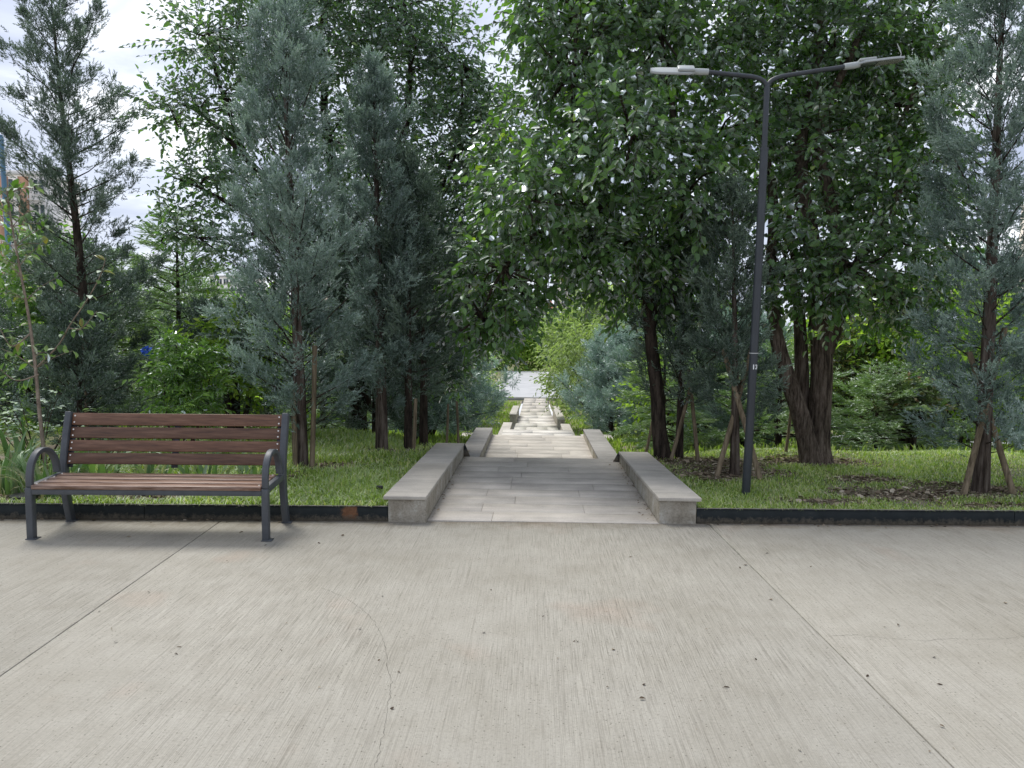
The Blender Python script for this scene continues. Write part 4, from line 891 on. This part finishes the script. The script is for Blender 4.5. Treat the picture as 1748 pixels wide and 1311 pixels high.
# background wood on the lower ground
BG = []
rng = np.random.default_rng(99)
def bg_proto(i, m, seed):
    return blob_tree('leafy_tree', 'x', 0, 200, 6.0, 6.0, m, seed, .30, 3.0, n=9, k=7, low=.12)
protos = []
for i, (m, kind) in enumerate([(M_SHRUB, 0), (M_OLIVE, 0), (M_BRIGHT, 0), (M_CEDAR, 1), (M_SPRUCE, 1)]):
    if kind == 0: p = bg_proto(i, m, 200+i)
    else: p = conifer('conifer_tree', 'x', (0, 200, 0), 6.0, .3, 2.2, 210+i, m, M_BARK_DK, nb=50, nf=1500, fs=.9, kind='sp', elev=(0, 45), tr=.12)
    protos.append(p)
bgspots = [(-13, 24, 1, .62), (-9.5, 21, 3, .70), (-6.6, 20, 2, .55), (-11, 30, 0, .9), (-7, 29, 1, .8), (-4.2, 25, 4, .7), (-15.5, 19, 0, .7), (-18, 28, 2, .9),
           (-5.2, 45, 2, .9), (-7.5, 42, 0, 1.0), (-14, 40, 3, 1.0), (-21, 40, 0, 1.1), (-28, 45, 1, 1.2), (-5.0, 55, 0, .85),
           (7.5, 36, 0, .95), (11, 30, 2, .8), (13.5, 24, 1, .75), (17, 30, 3, 1.0), (11.5, 42, 4, 1.0), (6.2, 28, 3, .85), (4.6, 20.5, 4, .55), (21, 40, 0, 1.1), (16, 21.5, 0, .8), (19.5, 24, 2, .9), (27, 34, 0, 1.1), (5.4, 58, 1, .9), (8, 54, 3, 1.0)]
bgspots += [(-6.5, 104, 0, 1.3), (-1.2, 107, 2, 1.45), (3.6, 105, 0, 1.3), (8.5, 108, 1, 1.6), (-11, 106, 1, 1.3)]
first = set()
for n, (x, y, k, sc) in enumerate(bgspots):
    nm = ['green', 'pale olive', 'yellow-green', 'green conifer', 'blue conifer'][k]
    side = 'left' if x < 0 else 'right'
    px = 913 + x/y*1313; dist = 'near' if y < 26 else ('middle-distance' if y < 39 else ('far' if y < 70 else 'roadside'))
    where = next(w for lim, w in [(60, 'at the left picture edge'), (230, 'behind the open grey cypress'), (400, 'in the gap left of the bench cypress'), (590, 'behind the bench cypress'), (735, 'behind the slender cypress'), (830, 'left of the lower steps'), (905, 'at the left side of the path foot'),
                                  (985, 'at the right side of the path foot'), (1100, 'right of the lower steps'), (1240, 'behind the leaning tree'), (1340, 'behind the lamp post'), (1450, 'behind the twin trunk'), (1600, 'between twin trunk and right-edge cypress'), (9999, 'behind the right-edge cypress')] if px < lim)
    lab = f'{dist} {nm} background tree {where}'
    loc = (x, y, gz(x, y)-.1)
    grp = f'{nm} background trees, {side} of the path'
    if k not in first:
        first.add(k); p = protos[k]; p.location = loc; p.scale = (sc,)*3; p['label'] = lab; p['group'] = grp
    else: dup(protos[k], loc, n*1.3, sc, lab, grp)
# the far wood that reads as one mass, beyond the road
def far_wood():
    rng = np.random.default_rng(7); b = MB(); n = 190
    X = rng.uniform(-150, 150, n); Y = rng.uniform(104, 190, n); Hh = rng.uniform(5, 8.5, n)
    for x, y, h in zip(X, Y, Hh):
        z = gz(x, y); m = 110; d = nrm(rng.normal(0, 1, (m, 3))); c = np.array([x, y, z+h*.55])
        P = c+d*np.array([h*.42, h*.42, h*.5])*(rng.random(m)**.4)[:, None]
        leaves(b, P, d+rng.normal(0, .6, (m, 3)), rng.normal(0, 1, (m, 3)), rng.uniform(1.0, 2.0, m), .7, np.clip(rng.normal(.5, .2, m)+rng.normal(0, .15), 0, 1))
    b.build('far_wood', M_FAR, kind='stuff')
M_FAR = leaf_mat('far_foliage', [(0, (.05, .085, .045)), (.5, (.09, .135, .06)), (1, (.16, .20, .09))], .3, 0, .6)
far_wood()

# ------------------------------------------------------------------ stakes
labs = ['left stake of the pair propping the right-edge cypress', 'right stake of the pair propping the right-edge cypress', 'left stake propping the thin cypress behind the lamp post', 'right stake propping the thin cypress behind the lamp post',
        'left stake beside the bench cypress trunk', 'right stake beside the bench cypress trunk', 'reddish stake against the slender cypress trunk', 'grey upright stake beside the shaded trunk left of the wall',
        'left stake of the dark cypress between leaning tree and lamp post', 'right stake of the dark cypress between leaning tree and lamp post', 'thin stake leaning behind the leaning tree trunk', 'thin leaning stake just left of the twin trunk',
        'left thin stake behind the left wall of the steps', 'right thin stake behind the left wall of the steps', 'stake at the foot of the open grey cypress, half hidden']
for (a, c), lab in zip(STAKES, labs):
    a = Vector(a); c = Vector(c); d = c-a; a2 = a - d*(.15/d.length)
    a2.z -= 0; far = a.y > 9.15
    o = MB(); rr = .026 if a.y < 8 else (.022 if not far else .018)
    o.tube([(0, 0, 0), tuple((c-a2)*.5+Vector((.004, 0, 0))), tuple(c-a2)], [rr*1.1, rr, rr*.95], 12)
    s = o.build('tree_stake', M_STAKE, smooth=False, label=lab, cat='stake'); s.location = a2
    for p in s.data.polygons: p.use_smooth = len(p.vertices) == 4

# ------------------------------------------------------------------ sapling with separate leaves
def leaf_me(name, m, L, w, v, curl=.1, seed=0):
    b = MB(); rng = np.random.default_rng(seed); n = 5; X = np.linspace(0, 1, n); hw = np.array([0.02, .40, .50, .34, 0])*w
    Z = -curl*X**2
    V = np.concatenate([np.c_[X*L, np.zeros(n), Z*L], np.c_[X*L, hw*L, (Z+.16*hw/w)*L], np.c_[X*L, -hw*L, (Z+.16*hw/w)*L]])
    i = np.arange(n-1); b.add(V, np.concatenate([np.stack([i, i+1, i+1+n, i+n], 1), np.stack([i+2*n, i+1+2*n, i+1, i], 1)]), v)
    return b.mesh(name, m, True)
def put(me, name, parent, p, d, up=(0, 0, 1), s=1., roll=0.):
    o = bpy.data.objects.new(name, me); link(o, parent)
    d = Vector(d).normalized(); y = Vector(up).cross(d)
    if y.length < 1e-3: y = Vector((0, 1, 0))
    y.normalize(); z = d.cross(y); M = Matrix((d, y, z)).transposed()
    M = M @ Matrix.Rotation(roll, 3, 'X')
    o.matrix_local = Matrix.Translation(Vector(p)) @ M.to_4x4() @ Matrix.Scale(s, 4)
    return o
def sapling():
    base = Vector((-4.33, 6.62, .08)); r = empty('sapling_tree', base); tag(r, 'thin young tree with lime-green leaves left of the bench', 'tree'); rnd = random.Random(6)
    def loc(pts): return [tuple(Vector(p)-base) for p in pts]
    tr = [(-4.32, 6.62, -.1), (-4.325, 6.62, .15)] + SAP[:]
    P = arc(loc(tr), 34); b = MB(); b.tube(P, np.linspace(.021, .006, 34), 12, ridge=.03, rng=np.random.default_rng(1), cap=False); b.build('trunk', M_BARK_GREY, r, smooth=True)
    meshes = [leaf_me('leaf', M_LIME, .094, .50, v, c) for v, c in ((.15, .1), (.4, .25), (.6, .15), (.75, .3), (.85, .2), (.97, .35))]
    paths = [SAPR, SAPL, SAPL2, SAPR2]
    cnt = 0
    def leafy(P, t0, every, s=1.):
        nonlocal cnt
        P = np.array(P); n = len(P)
        for i in range(int(n*t0), n, every):
            q = Vector(P[i]); T = Vector(P[min(i+1, n-1)])-Vector(P[max(i-1, 0)]); T.normalize()
            for sd in (-1, 1):
                az = rnd.uniform(0, 6.28); side = T.cross(Vector((math.cos(az), math.sin(az), .3))).normalized()
                d = T*.5+side*sd*.9+Vector((rnd.gauss(0, .2), rnd.gauss(0, .2), -.25+rnd.gauss(0, .3)))
                k = rnd.choices(range(6), [3, 5, 5, 4, 2, 1])[0]
                put(meshes[k], 'leaf', r, q+side*sd*.006, d, (rnd.gauss(0, .3), rnd.gauss(0, .3), 1), rnd.uniform(.6, 1.15)*s, rnd.gauss(0, .3)); cnt += 1
    leafy(P, .55, 2, .9)
    for pth in paths:
        Q = arc(loc(pth), 20); b = MB(); b.tube(Q, np.linspace(.008, .003, 20), 8, cap=False); b.build('branch', M_BARK_GREY, r, smooth=True); leafy(Q, .2, 2)
    # side twigs off the trunk and the right branch
    for _ in range(30):
        i = rnd.choice([rnd.randrange(14, 33), rnd.randrange(24, 33)]); q = Vector(P[i]); az = rnd.uniform(0, 6.28); L = rnd.uniform(.14, .34)
        e = q+Vector((math.cos(az)*L, math.sin(az)*L*.7, L*rnd.uniform(.0, .9))); m = (q+e)/2+Vector((0, 0, .02))
        Q = arc([tuple(q), tuple(m), tuple(e)], 9); b = MB(); b.tube(Q, np.linspace(.004, .0018, 9), 6, cap=False); b.build('branch', M_BARK_GREY, r, smooth=True); leafy(Q, .25, 2, .95)
sapling()

# ------------------------------------------------------------------ iris clumps and rose shrub
def blade_me(seed, L, w, bend, v):
    n = 8; t = np.linspace(0, 1, n); a = bend*t**1.6; x = np.cumsum(np.sin(a))*L/n; z = np.cumsum(np.cos(a))*L/n
    x = np.r_[0, x[:-1]]; z = np.r_[0, z[:-1]]; hw = w/2*np.interp(t, [0, .2, .6, 1], [.7, 1, .85, .03])
    V = np.concatenate([np.c_[x, np.zeros(n), z-.004], np.c_[x, hw, z], np.c_[x, -hw, z]]); i = np.arange(n-1)
    b = MB(); b.add(V, np.concatenate([np.stack([i, i+1, i+1+n, i+n], 1), np.stack([i+2*n, i+1+2*n, i+1, i], 1)]), v); return b.mesh('blade', M_IRIS, True)
BL = [blade_me(i, L, w, bd, v) for i, (L, w, bd, v) in enumerate([(.46, .034, .6, .3), (.42, .036, 1.1, .5), (.50, .038, 1.5, .6), (.38, .034, 1.9, .85), (.44, .036, 2.2, .75), (.34, .026, 1.7, .97), (.5, .034, .9, .45), (.3, .024, 2.4, 1.)])]
def iris(x, y, n, s, lab, seed, spread=.16):
    rnd = random.Random(seed); r = empty('iris_plant', (x, y, .07)); tag(r, lab, 'plant')
    for i in range(n):
        o = bpy.data.objects.new('blade', rnd.choice(BL)); link(o, r)
        a = rnd.uniform(0, 6.28); q = spread*rnd.random()**.5; o.location = (math.cos(a)*q, math.sin(a)*q*.7, -.01)
        o.rotation_euler = (rnd.gauss(0, .15), rnd.gauss(.1, .15), a+rnd.gauss(0, .6)); k = rnd.uniform(.7, 1.15)*s; o.scale = (k, k, k)
for a in [(-4.55, 6.35, 48, 1.31, 'large iris clump cut by the left edge, beside the bench', 1, .22), (-4.12, 6.28, 44, 1.19, 'iris clump with arching blades at the left armrest of the bench', 2, .2), (-3.85, 6.55, 36, 1.38, 'tall iris clump behind the left post of the bench', 3, .17),
          (-4.75, 6.9, 34, 1.50, 'iris clump behind the sapling stem', 4, .2), (-3.45, 6.75, 28, 1.19, 'iris clump behind the left half of the bench back', 5, .18), (-3.0, 6.85, 24, 1.12, 'iris clump behind the middle of the bench back', 6, .18), (-2.62, 6.9, 16, 1.00, 'small iris tuft behind the right half of the bench back', 7, .14), (-5.05, 6.45, 30, 1.38, 'outermost iris clump at the left picture edge', 8, .2)]: iris(*a)
def rose():
    rnd = random.Random(12); base = Vector((-4.75, 7.15, .08)); r = empty('rose_shrub', base); tag(r, 'low shrub with small compound leaves behind the iris clumps', 'shrub')
    ms = [leaf_me('leaf', M_ROSE, .056, .58, v, .15) for v in (.2, .45, .65, .85, 1.)]
    n = 0
    for i in range(15):
        a = rnd.uniform(0, 6.28); L = rnd.uniform(.25, .55); e = Vector((math.cos(a)*L*1.1, math.sin(a)*L*.6-.08, rnd.uniform(.45, .85)))
        Q = arc([(0, 0, -.05), tuple(e*.5+Vector((0, 0, .12))), tuple(e)], 10); b = MB(); b.tube(Q, np.linspace(.006, .002, 10), 6, cap=False); b.build('stem', M_TWIG, r, smooth=True)
        for j in (4, 6, 7, 9):
            q = Vector(Q[j]); az = rnd.uniform(0, 6.28); d = Vector((math.cos(az), math.sin(az), .35)).normalized(); s = d.cross(Vector((0, 0, 1))).normalized()
            for t, sd in ((.05, 1), (.05, -1), (.09, 1), (.09, -1), (.13, 0)):
                if n >= 298: continue
                n += 1; put(rnd.choice(ms), 'leaf', r, q+d*t, (d if sd == 0 else s*sd+d*.4)+Vector((0, 0, -.2)), (rnd.gauss(0, .3), rnd.gauss(0, .3), 1), rnd.uniform(.8, 1.25))
rose()

# ------------------------------------------------------------------ grass, straw
def patchiness(x, y):
    return np.sin(x*1.9+1.3)*np.cos(y*2.3+.4)+.5*np.sin(x*4.7+y*3.1)+.35*np.sin(x*9.3-y*6.7)
BARE = [(2.0, 7.75, .62, .40), (1.9, 8.45, .85, .42), (3.1, 8.55, .75, .35), (4.05, 7.15, .75, .42), (3.3, 7.6, .5, .3), (-2.1, 7.75, .42, .35), (-1.6, 8.9, .5, .3), (-3.3, 6.3, .55, .22), (-4.2, 6.2, .8, .25), (4.3, 6.5, .9, .12), (2.5, 6.55, .5, .16), (3.2, 6.9, .7, .25), (-2.35, 7.2, .25, .2)]
def bareness(x, y):
    m = np.zeros_like(x)
    for cx, cy, rx, ry in BARE: m = np.maximum(m, 1-np.sqrt(((x-cx)/rx)**2+((y-cy)/ry)**2))
    return np.clip(m*1.9, 0, 1)
def grass(x0, x1, y1, dens, h, seed, name, lean=.5, wid=.0045):
    rng = np.random.default_rng(seed); n = int((x1-x0)*(y1-6)*dens)
    X = rng.uniform(x0, x1, n); Y = 6.02+rng.random(n)**1.25*(y1-6)+.035*X
    p = patchiness(X, Y); bn = bareness(X, Y)
    keep = (rng.random(n) < np.clip(.80+.25*p, .3, 1)*(1-.90*bn)) & (Y > ky(X)+.012)
    X, Y, p, bn = X[keep], Y[keep], p[keep], bn[keep]; n = len(X)
    Z = terrain(X, Y)-.01; hh = h*rng.uniform(.45, 1.25, n)*(1+.22*p)*(1-.35*bn); az = rng.uniform(0, 6.28, n); ln = rng.uniform(.1, lean*1.6, n)*hh
    dx, dy = np.cos(az), np.sin(az); w = wid*rng.uniform(.7, 1.3, n)
    sx, sy = -dy*w, dx*w
    b0 = np.stack([X-sx, Y-sy, Z], 1); b1 = np.stack([X+sx, Y+sy, Z], 1)
    m0 = np.stack([X-sx*.8+dx*ln*.35, Y-sy*.8+dy*ln*.35, Z+hh*.6], 1); m1 = np.stack([X+sx*.8+dx*ln*.35, Y+sy*.8+dy*ln*.35, Z+hh*.6], 1)
    tp = np.stack([X+dx*ln*1.1, Y+dy*ln*1.1, Z+hh*(1-.25*ln/hh)], 1)
    V = np.stack([b0, b1, m1, m0, tp], 1).reshape(-1, 3); k = (np.arange(n)*5)[:, None]
    v = np.clip(rng.normal(.45, .20, n)+.10*p, 0, .9); v = np.where(rng.random(n) < .11+.3*bn+.08*(X > 0), rng.uniform(.9, 1, n), v)
    b = MB(); b.add(V, k+np.array([[0, 1, 2, 3]]), np.repeat(v, 5)); b.T.append(k+np.array([[3, 2, 4]]))
    b.build(name, M_GRASS, label=None, kind='stuff')
grass(-5.4, -1.2, 10.6, 4300, .100, 61, 'long_grass', .75, .0052)
grass(1.36, 6.4, 9.6, 5200, .050, 62, 'short_grass', .6, .0046)
def overhang():
    rng = np.random.default_rng(71); n = 520; X = np.concatenate([rng.uniform(-4.6, -1.2, n//2), rng.uniform(1.36, 4.8, n//2)]); Y = ky(X)+.014+rng.random(n)*.02
    h = rng.uniform(.05, .13, n)*np.where(X < 0, 1.15, .75); dx = rng.normal(0, .5, n)*h; dy = -h*rng.uniform(.3, 1., n); z0 = .10; w = .0022
    V = np.stack([np.c_[X-w, Y, np.full(n, z0)], np.c_[X+w, Y, np.full(n, z0)], np.c_[X+dx*.5+w*.8, Y+dy*.5, z0+h*.55], np.c_[X+dx*.5-w*.8, Y+dy*.5, z0+h*.55], np.c_[X+dx, Y+dy*1.1, z0+h*.25]], 1).reshape(-1, 3)
    k = (np.arange(n)*5)[:, None]; b = MB(); b.add(V, k+np.array([[0, 1, 2, 3]]), np.repeat(np.clip(rng.normal(.65, .25, n), 0, 1), 5)); b.T.append(k+np.array([[3, 2, 4]])); b.build('edge_grass', M_GRASS, kind='stuff')
overhang()
def rough_grass(x0, x1, y0, y1, n, h, seed):
    n = int(n*.75)
    rng = np.random.default_rng(seed); X = rng.uniform(x0, x1, n); Y = rng.uniform(y0, y1, n); k = (X < -1.2) | (X > 1.35); X, Y = X[k], Y[k]; n = len(X); Z = terrain(X, Y)-.02
    P = np.c_[X, Y, Z]; D = np.c_[rng.normal(0, .35, n), rng.normal(0, .35, n), np.ones(n)]; b = MB()
    leaves(b, P, D, rng.normal(0, 1, (n, 3)), h*rng.uniform(.6, 1.3, n), .16, np.clip(rng.normal(.5, .2, n), 0, .95)); b.build('slope_grass', M_GRASS, kind='stuff')
rough_grass(-10, 10, 9.8, 24, 36000, .13, 63)
rough_grass(-8, 8, 24, 62, 16000, .22, 64)
def straw():
    rng = np.random.default_rng(65); b = MB()
    for cx, cy, rx, ry in BARE:
        n = int(2300*rx*ry*3.14); a = rng.uniform(0, 6.28, n); q = rng.random(n)**.6; X = cx+np.cos(a)*rx*q; Y = cy+np.sin(a)*ry*q
        k = (Y > ky(X)+.02) & ((X < -1.2) | (X > 1.36)); X, Y = X[k], Y[k]; n = len(X)
        az = rng.uniform(0, 6.28, n); D = np.c_[np.cos(az), np.sin(az), rng.normal(0, .18, n)]
        leaves(b, np.c_[X, Y, terrain(X, Y)+.008], D, np.c_[rng.normal(0, .3, n), rng.normal(0, .3, n), np.ones(n)], rng.choice([.018, .03, .07], n, p=[.5, .35, .15])*rng.uniform(.6, 1.3, n), rng.choice([.7, .25, .12], n), np.clip(rng.normal(.5, .28, n), 0, 1))
    b.build('straw_litter', M_STRAW, kind='stuff')
straw()
# crumbs along the foot of the edging and of the walls
def crumbs():
    rng = np.random.default_rng(66); b = MB(); n = 900
    X = np.concatenate([rng.uniform(-4.6, -1.2, n//2), rng.uniform(1.36, 4.6, n//2)]); Y = ky(X)-.018-np.abs(rng.normal(0, .03, n)); Z = np.full(n, .004)
    k = 300; xi = np.concatenate([XI0+.01+np.abs(rng.normal(0, .03, k)), XI1-.01-np.abs(rng.normal(0, .05, k))]); yi = rng.uniform(6.1, 9.1, 2*k)
    X = np.r_[X, xi]; Y = np.r_[Y, yi]; Z = np.r_[Z, .012-.0133*(yi-6.05)]
    k2 = 260; X = np.r_[X, rng.uniform(-4, 4, k2)]; Y = np.r_[Y, rng.uniform(2.6, 5.9, k2)]; Z = np.r_[Z, np.full(k2, .003)]
    m = len(X); az = rng.uniform(0, 6.28, m); D = np.c_[np.cos(az), np.sin(az), rng.normal(0, .1, m)]
    leaves(b, np.c_[X, Y, Z+.002], D, np.c_[rng.normal(0, .25, m), rng.normal(0, .25, m), np.ones(m)], rng.choice([.006, .012, .03], m, p=[.6, .3, .1])*rng.uniform(.6, 1.3, m), rng.choice([.7, .3, .12], m), np.clip(rng.normal(.35, .25, m), 0, 1))
    b.build('fine_litter', M_STRAW, kind='stuff')
crumbs()

# dead leaves lying on the concrete
def dead_leaves():
    rnd = random.Random(31)
    ms = [leaf_me('dead_leaf', M_DRY, .022, .55, v, .5) for v in (0, .15, .4, .8)]
    big = {7, 8, 9, 10, 14, 2, 11}
    for i, (x, y) in enumerate(LITTER):
        o = bpy.data.objects.new('dead_leaf', rnd.choice(ms[:3])); link(o); o.location = (x, y, .006); s = rnd.uniform(.7, 1.0)*(1.3 if i in big else .9)
        o.rotation_euler = (rnd.gauss(0, .2), rnd.gauss(0, .2), rnd.uniform(0, 6.28)); o.scale = (s, s, s)
        tag(o, 'small dry leaf lying on the brushed concrete plaza', 'leaf', 'dead leaves scattered on the concrete')
dead_leaves()

# ------------------------------------------------------------------ odd things
def odd():
    rng = np.random.default_rng(3); b = MB()
    m = surf_mat('blue_plastic', lambda N, L, P, O: ((.06, .16, .62), None), .35, .5)
    n = 46; d = nrm(rng.normal(0, 1, (n, 3))); leaves(b, d*.02, d+rng.normal(0, .5, (n, 3)), rng.normal(0, 1, (n, 3)), rng.uniform(.03, .07, n), .8, .5)
    o = b.build('blue_scrap', m, label='bright blue scrap caught in the dark branches above the green bush', cat='litter'); o.location = (-4.42, 8.62, 1.225)
    # black planter tray at the left edge
    r = empty('planter_pot', (-4.18, 6.10, .08)); tag(r, 'black plastic plant tray behind the edging at the left edge', 'pot')
    mb = surf_mat('black_plastic', lambda N, L, P, O: ((.02, .02, .022), None), .45, .4)
    b = MB(); b.tube([(0, 0, -.02), (0, 0, .055)], [.085, .10], 20); b.build('pot_body', mb, r, smooth=False)
    b = MB(); b.tube([(0, 0, .056), (0, 0, .068)], [.108, .108], 20); b.build('rim', mb, r)
    # small black ground spike by the wall
    r = empty('garden_fitting', (-1.31, 6.42, .08)); tag(r, 'small black garden fitting in the grass by the left wall', 'garden fitting')
    b = MB(); b.tube([(0, 0, -.02), (0, 0, .09)], [.008, .008], 8); b.build('spike', mb, r)
    b = MB(); b.box(-.028, .028, -.014, .014, .09, .118); bevel(b.build('head', mb, r), .004)
    # distant street lamp on the left
    z = gz(-13, 30); r = empty('street_lamp', (-13.1, 30, z)); tag(r, 'small distant street lamp seen between the left-hand cypresses', 'street lamp')
    b = MB(); b.tube([(0, 0, 0), (0, 0, 5.5)], [.09, .06], 10); b.build('pole', M_POLE, r)
    b = MB(); b.tube([(0, 0, 5.45), (.5, 0, 5.60), (1.0, 0, 5.66)], .035, 8); b.build('arm', M_POLE, r)
    b = MB(); b.box(.35, 1.25, -.12, .12, 5.64, 5.72); b.build('lamp_head', M_WHITE, r)
    # teal pole at the very left edge
    r = empty('tall_post', (-9.66, 14.0, -.8)); tag(r, 'tall blue and teal post at the left edge of the picture', 'post')
    mt = surf_mat('faded_blue_paint', lambda N, L, P, O: (ramp_pos(N, L, P), None), .5, .4)
    b = MB(); b.tube([(0, 0, -.2), (-.02, 0, 3.2), (-.08, 0, 5.6)], [.055, .05, .04], 16); b.build('shaft', mt, r, smooth=True)
    b = MB(); b.tube([(-.08, 0, 5.6), (-.08, 0, 5.7)], [.055, .02], 16); b.build('finial', mt, r, smooth=True)
def ramp_pos(N, L, P):
    s = N.new('ShaderNodeSeparateXYZ'); L.new(P, s.inputs[0]); mr = N.new('ShaderNodeMapRange'); mr.inputs[1].default_value = 1.; mr.inputs[2].default_value = 4.6; L.new(s.outputs['Z'], mr.inputs[0])
    cr = ramp(N, [(0, (.36, .46, .44)), (.45, (.24, .40, .43)), (.6, (.12, .26, .38)), (1, (.10, .20, .32))]); L.new(mr.outputs[0], cr.inputs[0]); return cr.outputs[0]
odd()

# ------------------------------------------------------------------ far buildings
M_BW = surf_mat('pale_facade', lambda N, L, P, O: ((.68, .66, .64), None), .9, .1)
M_BG = surf_mat('beige_facade', lambda N, L, P, O: ((.62, .57, .50), None), .9, .1)
M_BO = surf_mat('orange_brick_strip', lambda N, L, P, O: ((.40, .24, .16), None), .9, .1)
M_WN = surf_mat('dark_window', lambda N, L, P, O: ((.06, .08, .10), None), .15, .6)
M_RF = surf_mat('red_roof', lambda N, L, P, O: ((.50, .16, .13), None), .8, .1)
def building(name, label, x, y, z0, w, d, h, nx, nz, m, strips=(), rz=0., roof=None, balc=True, ww=.32):
    r = empty(name, (x, y, z0), rz); tag(r, label, 'building')
    b = MB(); b.box(-w/2, w/2, 0, d, 0, h); b.build('wall', m, r)
    if roof:
        b = MB(); q = w/2+.4; V = [(-q, -.4, h+.003), (q, -.4, h+.003), (q, d+.4, h+.003), (-q, d+.4, h+.003), (-q*.4, d/2, h+roof), (q*.4, d/2, h+roof)]
        b.add(V, [(0, 1, 5, 4), (2, 3, 4, 5)]); b.add(V, [(1, 2, 5), (3, 0, 4), ]); b.add(V, [(0, 3, 2, 1)]); b.build('roof', M_RF, r)
    else:
        b = MB(); b.box(-w/2-.15, w/2+.15, -.15, d+.15, h+.003, h+.5); b.build('parapet', m, r)
    cx = w/nx; cz = h/nz; wm = fm = None
    for i in range(nx):
        for j in range(nz):
            if wm is None:
                b = MB(); b.box(-cx*ww, cx*ww, -.05, -.004, -cz*.28, cz*.28); wm = b.mesh('window', M_WN)
                b = MB(); b.box(-cx*.06, cx*.06, -.09, -.052, -cz*.28, cz*.28); b.box(-cx*ww-.08, cx*ww+.08, -.09, -.052, -cz*.31, -cz*.27); fm = b.mesh('frame', M_BW)
            o = bpy.data.objects.new('window', wm); link(o, r); o.location = (-w/2+cx*(i+.5), 0, cz*(j+.55))
            f = bpy.data.objects.new('frame', fm); link(f, o)
    for sx in strips:
        b = MB(); b.box(sx-.55, sx+.55, -.35, -.10, 0, h-.2); b.build('brick_pilaster', M_BO, r)
    if balc:
        for j in range(1, nz):
            for i in range(0, nx, 2):
                b = MB(); xx = -w/2+cx*(i+.5); b.box(xx-cx*.42, xx+cx*.42, -1.2, -.11, cz*j-.1, cz*j+.05)
                for q in np.linspace(-cx*.42, cx*.42, 7): b.box(xx+q-.03, xx+q+.03, -1.2, -1.15, cz*j+.051, cz*j+.95)
                b.box(xx-cx*.42, xx+cx*.42, -1.2, -1.15, cz*j+.951, cz*j+1.02); b.build('balcony', M_BW, r)
building('apartment_block', 'pale apartment block with orange pilasters at the left edge, behind the cypress', -60.2, 90, -8, 5.2, 8, 26.2, 3, 9, M_BW, (-2.2, .1), .1)
building('apartment_block', 'white high-rise frame far off between the left cypresses', -80, 200, -10, 10.5, 12, 22.5, 6, 9, M_BW, (), 0, balc=False, ww=.36)
building('house', 'small far house with a red roof glimpsed above the path', 4.2, 280, -10, 6, 6, 16.6, 2, 4, M_BW, (), .1, roof=3., balc=False)
building('apartment_block', 'far beige tower glimpsed through the leaves above the path', 10.8, 300, -10, 7, 8, 31, 3, 9, M_BG, (), 0, balc=False)
building('apartment_block', 'pale block glimpsed behind the right-edge cypress', 69, 92, -8, 15, 12, 25, 5, 8, M_BG, (), -.2)
building('apartment_block', 'long pale block on the far skyline left of the path', -46, 190, -10, 30, 12, 17, 10, 6, M_BG, (), .05, balc=False)
